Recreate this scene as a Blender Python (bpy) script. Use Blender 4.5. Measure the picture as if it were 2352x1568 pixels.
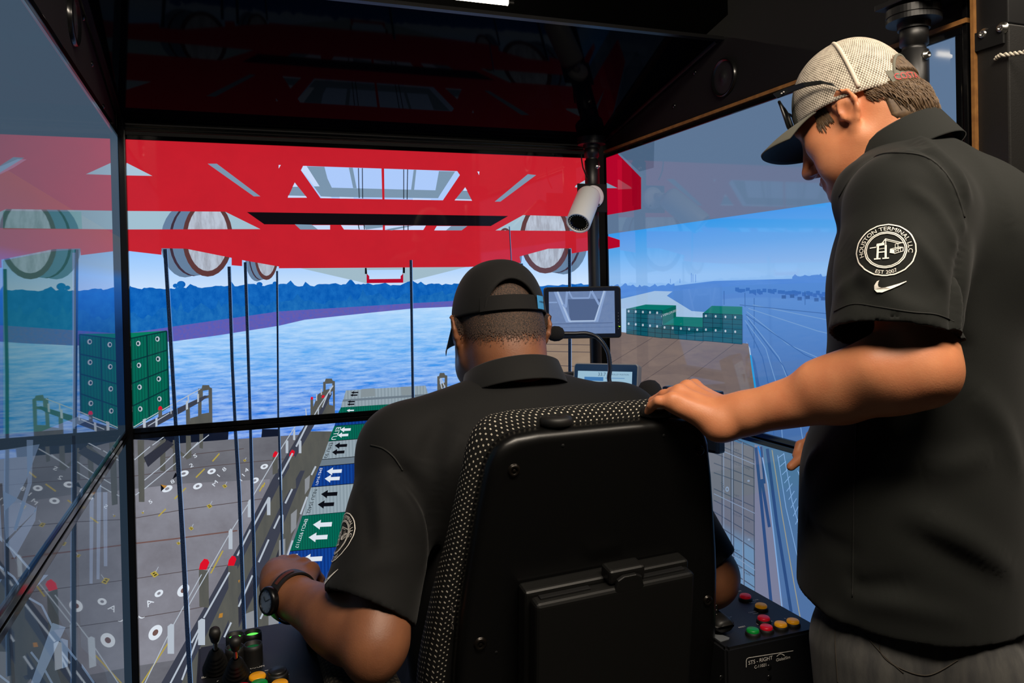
import bpy, bmesh, math, random
import numpy as np
from mathutils import Vector, Matrix
from mathutils.geometry import tessellate_polygon
from mathutils.bvhtree import BVHTree

for _o in list(bpy.data.objects):
    bpy.data.objects.remove(_o, do_unlink=True)
scene = bpy.context.scene
COL = scene.collection
random.seed(7)
rng = np.random.default_rng(7)

# ------------------------------------------------------------------ camera
FPX, YAW, PITCH, ROLL, CY = 1784.4, 0.357364, 0.010411, 0.021294, 672.97
CAM = np.array([0.0, 0.0, 1.40])
_F0 = np.array([math.sin(YAW), math.cos(YAW), 0]); _R0 = np.array([math.cos(YAW), -math.sin(YAW), 0]); _U0 = np.array([0, 0, 1.0])
VF = math.cos(PITCH) * _F0 - math.sin(PITCH) * _U0
_U1 = math.cos(PITCH) * _U0 + math.sin(PITCH) * _F0
VR = math.cos(ROLL) * _R0 - math.sin(ROLL) * _U1
VU = math.sin(ROLL) * _R0 + math.cos(ROLL) * _U1
cam_d = bpy.data.cameras.new('camera'); cam = bpy.data.objects.new('camera', cam_d); COL.objects.link(cam)
cam_d.sensor_width = 36; cam_d.lens = 36 * FPX / 2352
cam_d.shift_y = -(784 - CY) / 2352
cam_d.clip_start = 0.02
cam.matrix_world = Matrix(((VR[0], VU[0], -VF[0], CAM[0]), (VR[1], VU[1], -VF[1], CAM[1]), (VR[2], VU[2], -VF[2], CAM[2]), (0, 0, 0, 1)))
scene.camera = cam

# ------------------------------------------------------------------ world, lights, exposure
w = bpy.data.worlds.new('world'); scene.world = w; w.use_nodes = True
w.node_tree.nodes['Background'].inputs[0].default_value = (0.55, 0.65, 0.8, 1)
w.node_tree.nodes['Background'].inputs[1].default_value = 0.006
vs = scene.view_settings
vs.view_transform = 'Standard'; vs.look = 'None'; vs.exposure = 0.0; vs.gamma = 1.0; vs.use_curve_mapping = False

def area_light(name, loc, target, size, size_y, power, col):
    l = bpy.data.lights.new(name, 'AREA'); l.shape = 'RECTANGLE'; l.size = size; l.size_y = size_y
    l.energy = power; l.color = col
    o = bpy.data.objects.new(name, l); COL.objects.link(o)
    o.location = loc
    d = Vector(target) - Vector(loc)
    o.rotation_euler = d.to_track_quat('-Z', 'Y').to_euler()
    return o
# warm ceiling luminaires of the training room, behind and above the photographer
area_light('ceiling_lamp', (0.45, 0.0, 2.62), (0.75, 0.75, 1.1), 1.2, 0.25, 44, (1.0, 0.87, 0.71))
area_light('ceiling_lamp', (1.65, 0.30, 2.62), (1.0, 0.9, 1.3), 0.9, 0.2, 16, (1.0, 0.87, 0.71))
# ------------------------------------------------------------------ helpers
def ray(px, py):
    return VF + VR * (px - 1176) / FPX + VU * (CY - py) / FPX
def at(px, py, d):
    return CAM + ray(px, py) * d
def on(px, py, ax, val):
    r = ray(px, py); return CAM + r * (val - CAM[ax]) / r[ax]
def V3(a): return np.array(a, float)
def nrm(a):
    a = V3(a); return a / np.linalg.norm(a)
def lin(c):
    c = c / 255.0
    return c / 12.92 if c <= 0.04045 else ((c + 0.055) / 1.055) ** 2.4
def rgb(c): return (lin(c[0]), lin(c[1]), lin(c[2]), 1.0)

MATS = {}
def mat(name, col, rough=0.5, metal=0.0, spec=0.5, noise=None, bump=None, emit=0.0, coat=0.0, sss=0.0, sheen=0.0, trans=0.0, aniso_scale=None, ior=1.5):
    if name in MATS: return MATS[name]
    m = bpy.data.materials.new(name); m.use_nodes = True; MATS[name] = m
    nt = m.node_tree; b = nt.nodes['Principled BSDF']; L = nt.links
    b.inputs['Base Color'].default_value = rgb(col)
    b.inputs['Roughness'].default_value = rough; b.inputs['Metallic'].default_value = metal
    b.inputs['Specular IOR Level'].default_value = spec
    b.inputs['Coat Weight'].default_value = coat
    b.inputs['Sheen Weight'].default_value = sheen
    b.inputs['Transmission Weight'].default_value = trans
    b.inputs['IOR'].default_value = ior
    if sss:
        b.inputs['Subsurface Weight'].default_value = sss
        b.inputs['Subsurface Radius'].default_value = (0.010, 0.004, 0.002)
        b.inputs['Subsurface Scale'].default_value = 0.6
    if emit:
        b.inputs['Emission Color'].default_value = rgb(col); b.inputs['Emission Strength'].default_value = emit
    if noise or bump:
        tc = nt.nodes.new('ShaderNodeTexCoord'); mp = nt.nodes.new('ShaderNodeMapping')
        L.new(tc.outputs['Object'], mp.inputs['Vector'])
        if aniso_scale: mp.inputs['Scale'].default_value = aniso_scale
    if noise:   # (scale, second colour, contrast)
        n = nt.nodes.new('ShaderNodeTexNoise'); n.inputs['Scale'].default_value = noise[0]; n.inputs['Detail'].default_value = 5
        L.new(mp.outputs[0], n.inputs['Vector'])
        r = nt.nodes.new('ShaderNodeValToRGB')
        r.color_ramp.elements[0].position = 0.5 - noise[2]; r.color_ramp.elements[1].position = 0.5 + noise[2]
        r.color_ramp.elements[0].color = rgb(col); r.color_ramp.elements[1].color = rgb(noise[1])
        L.new(n.outputs['Fac'], r.inputs[0]); L.new(r.outputs[0], b.inputs['Base Color'])
    if bump:    # (scale, strength, distance)
        n = nt.nodes.new('ShaderNodeTexNoise'); n.inputs['Scale'].default_value = bump[0]; n.inputs['Detail'].default_value = 4
        L.new(mp.outputs[0], n.inputs['Vector'])
        bp = nt.nodes.new('ShaderNodeBump'); bp.inputs['Strength'].default_value = bump[1]; bp.inputs['Distance'].default_value = bump[2]
        L.new(n.outputs['Fac'], bp.inputs['Height']); L.new(bp.outputs[0], b.inputs['Normal'])
    return m

def tag(o, label=None, cat=None, group=None, kind=None):
    if label: o['label'] = label
    if cat: o['category'] = cat
    if group: o['group'] = group
    if kind: o['kind'] = kind
    return o
def wloc(o):
    p = np.zeros(3)
    while o is not None:
        p = p + np.array(o.location); o = o.parent
    return p
def thing(name, label, cat, loc=(0, 0, 0), group=None):
    o = bpy.data.objects.new(name, None); COL.objects.link(o); o.location = [float(x) for x in loc]
    o.empty_display_size = 0.05
    return tag(o, label, cat, group)
def mesh_obj(name, verts, faces, m, parent=None, smooth=False, mats=None, midx=None, loc=None, uvs=None):
    verts = np.asarray(verts, float)
    base = wloc(parent) if parent is not None else np.zeros(3)
    org = V3(loc) if loc is not None else (base if parent is not None else (verts.min(0) + verts.max(0)) / 2 * np.array([1, 1, 0]) + np.array([0, 0, verts[:, 2].min()]))
    me = bpy.data.meshes.new(name)
    me.from_pydata((verts - org).tolist(), [], faces if isinstance(faces, list) else faces.tolist())
    for mm in (mats or [m]): me.materials.append(mm)
    if midx is not None: me.polygons.foreach_set('material_index', np.asarray(midx, np.int32))
    if smooth: me.polygons.foreach_set('use_smooth', np.ones(len(me.polygons), bool))
    if uvs is not None:
        uvl = me.uv_layers.new(name='UVMap')
        vi = np.zeros(len(me.loops), np.int32); me.loops.foreach_get('vertex_index', vi)
        uvl.data.foreach_set('uv', np.asarray(uvs, np.float32)[vi].ravel())
    me.update()
    o = bpy.data.objects.new(name, me); COL.objects.link(o)
    if parent is not None: o.parent = parent
    o.location = (org - base).tolist()
    return o

class MB:
    """collects shapes into one mesh"""
    def __init__(s): s.v = []; s.f = []; s.sm = []
    def add(s, v, f, smooth=False):
        n = len(s.v); s.v += [tuple(map(float, x)) for x in v]; s.f += [tuple(i + n for i in q) for q in f]; s.sm += [smooth] * len(f); return s
    def bm(s, b, smooth=False):
        b.verts.ensure_lookup_table(); b.verts.index_update()
        s.add([v.co[:] for v in b.verts], [[v.index for v in f.verts] for f in b.faces], smooth); b.free(); return s
    def box(s, lo, hi, bev=0.0, seg=2, M=None):
        lo = V3(lo); hi = V3(hi); b = bmesh.new(); bmesh.ops.create_cube(b, size=1.0)
        for v in b.verts: v.co = Vector(((lo + hi) / 2 + np.array(v.co) * (hi - lo)).tolist())
        if bev: bmesh.ops.bevel(b, geom=list(b.edges), offset=bev, segments=seg, affect='EDGES', profile=0.6)
        if M is not None:
            for v in b.verts: v.co = Vector((M[0] @ np.array(v.co) + M[1]).tolist())
        return s.bm(b, False)
    def cyl(s, a, b, ra, rb=None, n=24, caps=True, bev=0.0):
        a = V3(a); b = V3(b); rb = ra if rb is None else rb
        if bev:
            d = nrm(b - a)
            return s.rev(a, b, [(0, 0), (0, ra - bev), (bev * .3, ra - bev * .3), (bev, ra), (np.linalg.norm(b - a) - bev, rb), (np.linalg.norm(b - a) - bev * .3, rb - bev * .3), (np.linalg.norm(b - a), rb - bev), (np.linalg.norm(b - a), 0)], n)
        return s.rev(a, b, ([(0, 0)] if caps else []) + [(0, ra), (np.linalg.norm(b - a), rb)] + ([(np.linalg.norm(b - a), 0)] if caps else []), n, smooth=False)
    def rev(s, a, b, prof, n=24, smooth=True):
        """surface of revolution about a->b, prof = (dist along, radius)"""
        a = V3(a); d = nrm(V3(b) - a)
        u = nrm(np.cross(d, [0, 0, 1] if abs(d[2]) < .9 else [1, 0, 0])); w_ = np.cross(d, u)
        rows = []; v = []
        for (t, r) in prof:
            if r < 1e-7: rows.append([len(v)]); v.append(a + d * t)
            else:
                rows.append(list(range(len(v), len(v) + n)))
                for i in range(n):
                    q = 2 * math.pi * i / n; v.append(a + d * t + (u * math.cos(q) + w_ * math.sin(q)) * r)
        f = []
        for p, q in zip(rows, rows[1:]):
            for i in range(n):
                j = (i + 1) % n
                if len(p) == 1 and len(q) == 1: continue
                if len(p) == 1: f.append((p[0], q[j], q[i]))
                elif len(q) == 1: f.append((p[i], p[j], q[0]))
                else: f.append((p[i], p[j], q[j], q[i]))
        return s.add(v, f, smooth)
    def tube(s, pts, r, n=10, closed=False, smooth=True):
        pts = [V3(p) for p in pts]; N = len(pts); rr = r if hasattr(r, '__len__') else [r] * N
        v = []; f = []; prev = None
        for i, p in enumerate(pts):
            t = nrm(pts[min(i + 1, N - 1)] - pts[max(i - 1, 0)]) if not closed else nrm(pts[(i + 1) % N] - pts[i - 1])
            u = prev if prev is not None else (np.array([0, 0, 1.0]) if abs(t[2]) < .9 else np.array([1.0, 0, 0]))
            u = nrm(u - t * (u @ t)); prev = u; w_ = np.cross(t, u)
            for k in range(n):
                q = 2 * math.pi * k / n; v.append(p + (u * math.cos(q) + w_ * math.sin(q)) * rr[i])
        for i in range(N if closed else N - 1):
            for k in range(n):
                a, b = i * n + k, i * n + (k + 1) % n; c, d = ((i + 1) % N) * n + (k + 1) % n, ((i + 1) % N) * n + k
                f.append((a, b, c, d))
        if not closed: f.append(tuple(range(n))[::-1]); f.append(tuple((N - 1) * n + k for k in range(n)))
        return s.add(v, f, smooth)
    def ell(s, c, r, n=20, m=12, M=None):
        c = V3(c); v = []; f = []
        for j in range(m + 1):
            th = math.pi * j / m
            for i in range(n):
                ph = 2 * math.pi * i / n
                p = np.array([r[0] * math.sin(th) * math.cos(ph), r[1] * math.sin(th) * math.sin(ph), r[2] * math.cos(th)])
                v.append(c + (M @ p if M is not None else p))
        for j in range(m):
            for i in range(n):
                a, b = j * n + i, j * n + (i + 1) % n
                f.append((a, a + n, b + n, b))
        return s.add(v, f, True)
    def prism(s, poly, o, ux, uy, depth, bev=0.0):
        """extrude 2D poly (ux,uy) from o by depth along ux x uy"""
        o = V3(o); ux = V3(ux); uy = V3(uy); nz = np.cross(ux, uy)
        b = bmesh.new()
        bot = [b.verts.new((o + ux * p[0] + uy * p[1]).tolist()) for p in poly]
        top = [b.verts.new((o + ux * p[0] + uy * p[1] + nz * depth).tolist()) for p in poly]
        n = len(poly)
        b.faces.new(bot[::-1]); ft = b.faces.new(top)
        for i in range(n): b.faces.new((bot[i], bot[(i + 1) % n], top[(i + 1) % n], top[i]))
        if bev:
            bmesh.ops.bevel(b, geom=[e for e in b.edges if ft in e.link_faces], offset=bev, segments=3, affect='EDGES', profile=0.5)
        return s.bm(b, False)
    def build(s, name, m, parent=None, loc=None, smooth_all=False):
        o = mesh_obj(name, s.v, s.f, m, parent, loc=loc)
        o.data.polygons.foreach_set('use_smooth', np.array([True] * len(s.f) if smooth_all else s.sm, bool)); o.data.update()
        return o

def rrect(w_, h, r, seg=6, cx=0, cy=0):
    out = []
    for (sx, sy, a0) in ((1, 1, 0), (-1, 1, 90), (-1, -1, 180), (1, -1, 270)):
        for i in range(seg + 1):
            a = math.radians(a0 + 90 * i / seg)
            out.append((cx + sx * (w_ / 2 - r) + r * math.cos(a), cy + sy * (h / 2 - r) + r * math.sin(a)))
    return out

_TXT = {}
def text2d(s, align='CENTER'):
    """verts (2D) and faces of a line of lettering, cap height about 0.7 units"""
    if (s, align) in _TXT: return _TXT[(s, align)]
    c = bpy.data.curves.new('t', 'FONT'); c.body = s; c.size = 1.0; c.align_x = align; c.resolution_u = 3
    o = bpy.data.objects.new('t', c); COL.objects.link(o)
    bpy.context.view_layer.update()
    me = bpy.data.meshes.new_from_object(o.evaluated_get(bpy.context.evaluated_depsgraph_get()))
    v = np.array([x.co[:2] for x in me.vertices]); f = [tuple(p.vertices) for p in me.polygons]
    bpy.data.objects.remove(o, do_unlink=True); bpy.data.curves.remove(c); bpy.data.meshes.remove(me)
    _TXT[(s, align)] = (v, f); return v, f
def letter(mb, s, o, ux, uy, size, align='CENTER'):
    v, f = text2d(s, align); o = V3(o); ux = V3(ux); uy = V3(uy)
    mb.add([o + ux * p[0] * size + uy * p[1] * size for p in v], f)
# ------------------------------------------------------------------ room shell
M_BLK = mat('black_paint', (17, 17, 18), 0.42)
M_BLKG = mat('black_gloss', (12, 12, 13), 0.22)
M_BLKM = mat('black_matt', (8, 8, 9), 0.7, spec=.3)
M_STEEL = mat('steel', (190, 190, 185), 0.28, 1.0)
M_PLY = mat('plywood_edge', (150, 104, 52), 0.6, noise=(60, (120, 78, 36), 0.2))
M_POST = mat('black_textured', (22, 21, 20), 0.5, bump=(420, 0.25, 0.001))
def shell(name, lo, hi, m):
    return tag(MB().box(lo, hi).build(name, m), kind='structure')
shell('floor', (-2.8, -2.6, -0.05), (3.6, 4.2, 0.0), mat('floor_vinyl', (48, 47, 46), 0.5, noise=(3, (40, 39, 38), 0.3)))
shell('ceiling', (-2.8, -2.6, 2.75), (3.6, 4.2, 2.80), mat('ceiling_dark', (10, 10, 12), 0.9))
M_WALL = mat('wall_dark', (30, 30, 33), 0.85, bump=(60, 0.1, 0.002))
shell('wall_left', (-2.85, -2.6, 0), (-2.8, 4.2, 2.75), M_WALL)
shell('wall_right', (3.6, -2.6, 0), (3.65, 4.2, 2.75), M_WALL)
shell('wall_front', (-2.8, 4.2, 0), (3.6, 4.25, 2.75), M_WALL)
shell('wall_back', (-2.8, -2.65, 0), (3.6, -2.6, 2.75), M_WALL)

# ------------------------------------------------------------------ simulator display cube
DY, XL, XR = 2.45, -0.2635, 1.2693
ZU0, ZU1, ZL0, ZL1 = 1.015, 1.836, 0.165, 0.984
FX0, FX1 = -0.245, 1.213
SY0, SY1 = 1.046, 2.425

PMS = {}
def pm(name, col, kind='flat', c2=None, scale=(1, 1, 1), contrast=0.2, rough=0.045, spec=0.5, ramp=None, amt=0.5, strength=1.0):
    """a lit display pixel colour: emission + the glossy sheet in front"""
    if name in PMS: return PMS[name]
    m = bpy.data.materials.new('picture_' + name); m.use_nodes = True; PMS[name] = m
    nt = m.node_tree; b = nt.nodes['Principled BSDF']; L = nt.links
    b.inputs['Base Color'].default_value = (0.004, 0.004, 0.005, 1); b.inputs['Roughness'].default_value = rough
    b.inputs['Specular IOR Level'].default_value = spec
    b.inputs['Emission Color'].default_value = rgb(col); b.inputs['Emission Strength'].default_value = strength
    src = None
    if kind != 'flat':
        tc = nt.nodes.new('ShaderNodeTexCoord'); mp = nt.nodes.new('ShaderNodeMapping')
        mp.inputs['Scale'].default_value = scale; L.new(tc.outputs['Object'], mp.inputs['Vector'])
    if ramp:
        sx = nt.nodes.new('ShaderNodeSeparateXYZ'); L.new(tc.outputs['Object'], sx.inputs[0])
        mr = nt.nodes.new('ShaderNodeMapRange'); mr.inputs[1].default_value = ramp[0][0]; mr.inputs[2].default_value = ramp[-1][0]
        L.new(sx.outputs['Z'], mr.inputs[0])
        cr = nt.nodes.new('ShaderNodeValToRGB'); L.new(mr.outputs[0], cr.inputs[0])
        cr.color_ramp.elements[0].color = rgb(ramp[0][1]); cr.color_ramp.elements[1].color = rgb(ramp[-1][1])
        for z, c in ramp[1:-1]: cr.color_ramp.elements.new((z - ramp[0][0]) / (ramp[-1][0] - ramp[0][0])).color = rgb(c)
        src = cr.outputs[0]
    if kind in ('noise', 'ribs') and c2 is not None:
        if kind == 'noise':
            n = nt.nodes.new('ShaderNodeTexNoise'); n.inputs['Scale'].default_value = 1.0; n.inputs['Detail'].default_value = 5
            n.inputs['Roughness'].default_value = 0.65; L.new(mp.outputs[0], n.inputs['Vector']); fac = n.outputs['Fac']
        else:
            n = nt.nodes.new('ShaderNodeTexWave'); n.inputs['Scale'].default_value = 1.0; n.inputs['Distortion'].default_value = 1.0; n.inputs['Detail'].default_value = 1
            L.new(mp.outputs[0], n.inputs['Vector']); fac = n.outputs['Fac']
        mr = nt.nodes.new('ShaderNodeMapRange'); mr.inputs[1].default_value = 0.5 - contrast; mr.inputs[2].default_value = 0.5 + contrast
        mr.inputs[4].default_value = amt * 2 if kind == 'noise' else 1.0
        L.new(fac, mr.inputs[0])
        mx = nt.nodes.new('ShaderNodeMix'); mx.data_type = 'RGBA'; L.new(mr.outputs[0], mx.inputs[0])
        if src: L.new(src, mx.inputs[6])
        else: mx.inputs[6].default_value = rgb(col)
        mx.inputs[7].default_value = rgb(c2)
        src = mx.outputs[2]
    if src: L.new(src, b.inputs['Emission Color'])
    return m

def clip_poly(pts, lo, hi):
    for ax in (0, 1):
        for sgn, lim in ((1, lo[ax]), (-1, hi[ax])):
            out = []
            for i in range(len(pts)):
                a, b = pts[i - 1], pts[i]
                ia, ib = sgn * (a[ax] - lim) >= 0, sgn * (b[ax] - lim) >= 0
                if ia != ib:
                    t = (lim - a[ax]) / (b[ax] - a[ax]); out.append(a + (b - a) * t)
                if ib: out.append(b)
            pts = out
            if len(pts) < 3: return []
    return pts

class Pic:
    """flat picture shown on a display: polygons given in photograph coordinates, laid on the display's plane"""
    STEP = 2.0e-5
    def __init__(s, ax, val, sgn, u0, u1, z0, z1):
        s.ax, s.val, s.sgn = ax, val, sgn; s.lo = np.array([u0, z0]); s.hi = np.array([u1, z1])
        s.v = []; s.f = []; s.mi = []; s.mats = []; s.layer = 0
        s.cx = (on(*( (900, 700) if ax == 1 else ((1700, 700) if sgn < 0 else (140, 700))), ax, val))
    def uv(s, p):
        q = on(p[0], p[1], s.ax, s.val); return np.array([q[0] if s.ax == 1 else q[1], q[2]])
    def w(s, u, lay):
        o = s.val + s.sgn * (0.0005 + lay * s.STEP)
        return (u[0], o, u[1]) if s.ax == 1 else (o, u[0], u[1])
    def raw(s, m, pts):
        pts = clip_poly([np.asarray(p, float) for p in pts], s.lo, s.hi)
        if len(pts) < 3: return
        if m not in s.mats: s.mats.append(m)
        k = s.mats.index(m); n = len(s.v)
        s.v += [s.w(p, s.layer) for p in pts]
        tris = tessellate_polygon([[Vector((p[0], p[1], 0)) for p in pts]]) if len(pts) > 3 else [(0, 1, 2)]
        for t in tris: s.f.append(tuple(n + i for i in t)); s.mi.append(k)
    def fill(s, m):
        s.raw(m, [(s.lo[0], s.lo[1]), (s.hi[0], s.lo[1]), (s.hi[0], s.hi[1]), (s.lo[0], s.hi[1])]); s.layer += 1
    def poly(s, m, *polys):
        for p in polys: s.raw(m, [s.uv(q) for q in p])
        s.layer += 1
    def line(s, m, segs, wpx):
        """segs: list of polylines in pixels"""
        for L_ in segs:
            for a, b in zip(L_, L_[1:]):
                a = np.array(a[:2], float); b = np.array(b[:2], float); d = b - a; d = d / (np.hypot(*d) + 1e-9); n = np.array([-d[1], d[0]]) * wpx / 2
                s.raw(m, [s.uv(a + n), s.uv(b + n), s.uv(b - n), s.uv(a - n)])
        s.layer += 1
    def ell(s, m, cx, cy, rx, ry, rot=0, n=28, a0=0, a1=360):
        r = math.radians(rot); pts = []
        for i in range(n + (0 if a1 - a0 == 360 else 1)):
            t = math.radians(a0 + (a1 - a0) * i / n); x, y = rx * math.cos(t), ry * math.sin(t)
            pts.append((cx + x * math.cos(r) - y * math.sin(r), cy + x * math.sin(r) + y * math.cos(r)))
        s.poly(m, pts)
    def text(s, m, t, o, ux, uy, size):
        v, f = text2d(t); P = [s.uv((o[0] + ux[0] * p[0] * size + uy[0] * p[1] * size, o[1] + ux[1] * p[0] * size + uy[1] * p[1] * size)) for p in v]
        for q in f: s.raw(m, [P[i] for i in q])
        s.layer += 1
    def build(s, root):
        o = mesh_obj('screen_picture', s.v, s.f, None, root, mats=s.mats, midx=s.mi, loc=(0, 0, 0))
        bm_ = bmesh.new(); bm_.from_mesh(o.data); want = Vector((0, s.sgn, 0)) if s.ax == 1 else Vector((s.sgn, 0, 0))
        for f in bm_.faces:
            f.normal_update()
            if f.normal.dot(want) < 0: f.normal_flip()
        bm_.to_mesh(o.data); bm_.free()
        return o

def display_unit(label, ax, val, sgn, u0, u1, z0, z1, bez=0.013, deep=0.055):
    c = (u0 + u1) / 2
    root = thing('display_screen', label, 'screen', (c, val, z0 - bez) if ax == 1 else (val, c, z0 - bez), 'large display screens of the simulator cube')
    back = val - sgn * deep; front = val - sgn * 0.0005
    lo, hi = sorted((back, front))
    W = lambda u, d, z: (u, d, z) if ax == 1 else (d, u, z)
    MB().box(W(u0 - bez, lo, z0 - bez), W(u1 + bez, hi, z1 + bez)).build('housing', M_BLK, root)
    f = MB(); p0, p1 = sorted((front, val + sgn * 0.006))
    f.box(W(u0 - bez, p0, z1), W(u1 + bez, p1, z1 + bez), 0.0015); f.box(W(u0 - bez, p0, z0 - bez), W(u1 + bez, p1, z0), 0.0015)
    f.box(W(u0 - bez, p0, z0), W(u0, p1, z1), 0.0015); f.box(W(u1, p0, z0), W(u1 + bez, p1, z1), 0.0015)
    f.build('bezel', mat('bezel_gloss', (9, 9, 10), 0.07), root)
    return root

# ---- picture colours
RED = pm('red', (200, 30, 44), 'noise', (188, 28, 42), (9, 9, 9), 0.3); REDD = pm('red_dark', (176, 4, 40)); RED_REFL = pm('red_reflection', (150, 0, 30))
SKYF = pm('sky_front', (180, 212, 250), 'grad', ramp=[(1.40, (205, 226, 250)), (1.47, (170, 208, 252)), (1.55, (132, 190, 252)), (1.84, (150, 185, 245))])
SKYW = pm('sky_window', (172, 202, 250)); PALE = pm('pale_grey', (160, 186, 200)); SLATE = pm('slate', (122, 148, 172)); PALEB = pm('pale_blue', (200, 218, 250))
TREE = pm('trees', (0, 88, 178), 'noise', (22, 110, 194), (55, 55, 40), 0.16, amt=0.45)
TREEF = pm('trees_front', (4, 92, 176), 'noise', (36, 120, 190), (55, 55, 34), 0.16, amt=0.38)
BANK = pm('bank', (78, 92, 190), 'noise', (108, 92, 165), (120, 120, 120), 0.2, amt=0.5)
WATER = pm('water', (30, 120, 215), 'noise', (204, 230, 254), (15, 15, 110), 0.17, ramp=[(0.93, (4, 98, 214)), (1.08, (24, 124, 226)), (1.20, (80, 164, 240)), (1.30, (146, 200, 249)), (1.38, (196, 224, 252))], amt=0.30)
DECK = pm('deck', (118, 120, 128), 'noise', (92, 92, 100), (5, 5, 9), 0.25, amt=0.5); DECKL = pm('deck_light', (140, 141, 152), 'noise', (112, 110, 118), (7, 7, 7), 0.25)
SEAM = pm('deck_seam', (84, 74, 76)); RUST = pm('rust', (112, 84, 80)); HULL = pm('hull', (14, 22, 40)); INK = pm('ink', (8, 10, 18)); BLACKBAR = pm('black_bar', (10, 6, 12))
GRN = pm('container_green', (0, 104, 84), 'ribs', (0, 84, 70), (42, 42, 0), 0.5); GRNT = pm('container_top_green', (0, 122, 92)); GRND = pm('green_dark', (2, 52, 56)); GRNR = pm('green_roof', (8, 132, 112), 'noise', (4, 92, 82), (60, 10, 10), 0.2)
BLUC = pm('container_blue', (14, 66, 150), 'ribs', (8, 48, 122), (30, 30, 0), 0.5); GRYC = pm('container_grey', (150, 166, 176), 'ribs', (132, 148, 158), (30, 30, 0), 0.5); GRYD = pm('container_grey_dark', (106, 120, 132)); GRYT = pm('container_end_grey', (132, 144, 150))
STEELG = pm('lashing_grey', (78, 80, 78), 'noise', (92, 92, 86), (40, 40, 10), 0.25); WALK = pm('walkway', (58, 62, 76)); WALKD = pm('walkway_dark', (46, 48, 60))
RAIL = pm('rail_white', (178, 188, 200)); WHT = pm('white_mark', (218, 226, 236)); YEL = pm('yellow_mark', (176, 158, 70)); AMB = pm('amber_mark', (176, 124, 50)); REDC = pm('red_cap', (216, 14, 38)); PILL = pm('pillar_light', (136, 140, 146))
ROPE = pm('rope', (12, 22, 38), 'noise', (26, 40, 62), (300, 300, 420), 0.1); ROPEL = pm('rope_light', (110, 156, 214))
WHEEL = pm('wheel_face', (186, 196, 212), 'noise', (112, 104, 110), (70, 70, 16), 0.12, amt=0.22); WHEELB = pm('wheel_rim_brown', (92, 56, 56)); WHEELG = pm('wheel_side', (100, 126, 156)); WHEELK = pm('wheel_groove', (62, 46, 60))

def ragged(x0, x1, yf, amp, step, seed):
    r = random.Random(seed); x = x0; out = []; h = 0
    while x < x1:
        h = 0.6 * h + r.uniform(-amp, amp); out.append((x, yf(x) + h - (amp * 2.2 if r.random() < 0.08 else 0))); x += step * r.uniform(0.5, 1.4)
    out.append((x1, yf(x1))); return out
def lerp(a, b, t): return (a[0] + (b[0] - a[0]) * t, a[1] + (b[1] - a[1]) * t)

# ================= front upper
fu = Pic(1, DY, -1, FX0, FX1, ZU0, ZU1)
fu.fill(SKYF)
bank_top = lambda x: float(np.interp(x, [250, 395, 640, 950, 1040, 1245, 1400], [772, 750, 715, 696, 691, 697, 700]))
bank_bot = lambda x: float(np.interp(x, [250, 395, 500, 640, 700, 850, 950, 1040, 1245, 1400], [792, 784, 770, 748, 734, 718, 708, 704, 708, 712]))
xs = list(range(240, 1420, 20))
tt = ragged(240, 1400, lambda x: float(np.interp(x, [240, 600, 1000, 1400], [662, 655, 652, 655])), 3.2, 7, 3)
fu.poly(TREE, tt + [(x, bank_top(x) + 2) for x in xs[::-1]])
tt2 = ragged(240, 1400, lambda x: (bank_top(x) * 0.62 + 655 * 0.38), 7, 9, 5)
fu.poly(TREEF, tt2 + [(x, bank_top(x) + 2) for x in xs[::-1]])
for (cx_, cy_, r_) in ((416, 653, 10), (403, 656, 6), (596, 653, 7), (632, 651, 6)): fu.ell(TREE, cx_, cy_, r_, r_ * .8)
fu.poly(BANK, [(x, bank_top(x)) for x in xs] + [(x, bank_bot(x) + 2) for x in xs[::-1]])
fu.poly(WATER, [(x, bank_bot(x)) for x in xs] + [(1420, 1040), (230, 1040)])
# dock seen right of the seated man
DOCKF = pm('dock_tan', (150, 130, 112), 'noise', (136, 116, 100), (8, 8, 30), 0.25)
fu.poly(DOCKF, [(1225, 755), (1260, 760), (1420, 770), (1420, 1040), (1150, 1040)])
fu.line(SEAM, [[(1240, 790), (1420, 793)], [(1230, 806), (1420, 810)], [(1220, 836), (1420, 846)]], 1.6)
# boom underside
fu.poly(PALE, [(660, 610), (845, 612), (845, 650), (1100, 605), (1100, 600)][:0] or [(683, 614), (1078, 611), (928, 649), (839, 650)])
fu.poly(SKYF, [(843, 620), (925, 619), (922, 642), (846, 642)])
fu.poly(REDD, [(842, 641), (926, 640), (926, 649), (842, 650)], [(842, 628), (848, 634), (848, 650), (842, 650)], [(920, 634), (926, 628), (926, 649), (920, 649)])
fu.poly(INK, [(838, 615), (842, 615), (843, 629), (838, 629)], [(925, 614), (930, 614), (930, 627), (925, 627)])
# gaps behind the upper beam
GAP = pm('gap_sky', (160, 190, 206))
fu.poly(GAP, [(240, 480), (620, 480), (620, 530), (240, 530)], [(1130, 490), (1400, 490), (1400, 533), (1130, 533)])
def wheel(cx, cy, rx, ry, off, k):
    fu.ell(WHEELG, cx + off, cy + 6, rx * 1.12, ry * 1.0); fu.ell(WHEELK, cx + off * 0.62, cy + 3, rx * 1.13, ry * 1.0); fu.ell(WHEELG, cx + off * 0.5, cy + 2, rx * 1.13, ry * 1.0)
    fu.ell(WHEELB, cx, cy, rx * 1.16, ry * 1.05); fu.ell(WHEEL, cx, cy - 2, rx * 0.95, ry * 0.92)
wheel(477, 548, 50, 83, -52, 1); wheel(612, 582, 24, 58, -22, 1); wheel(1252, 546, 50, 78, 42, 1); wheel(1160, 580, 20, 54, 16, 1)
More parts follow.
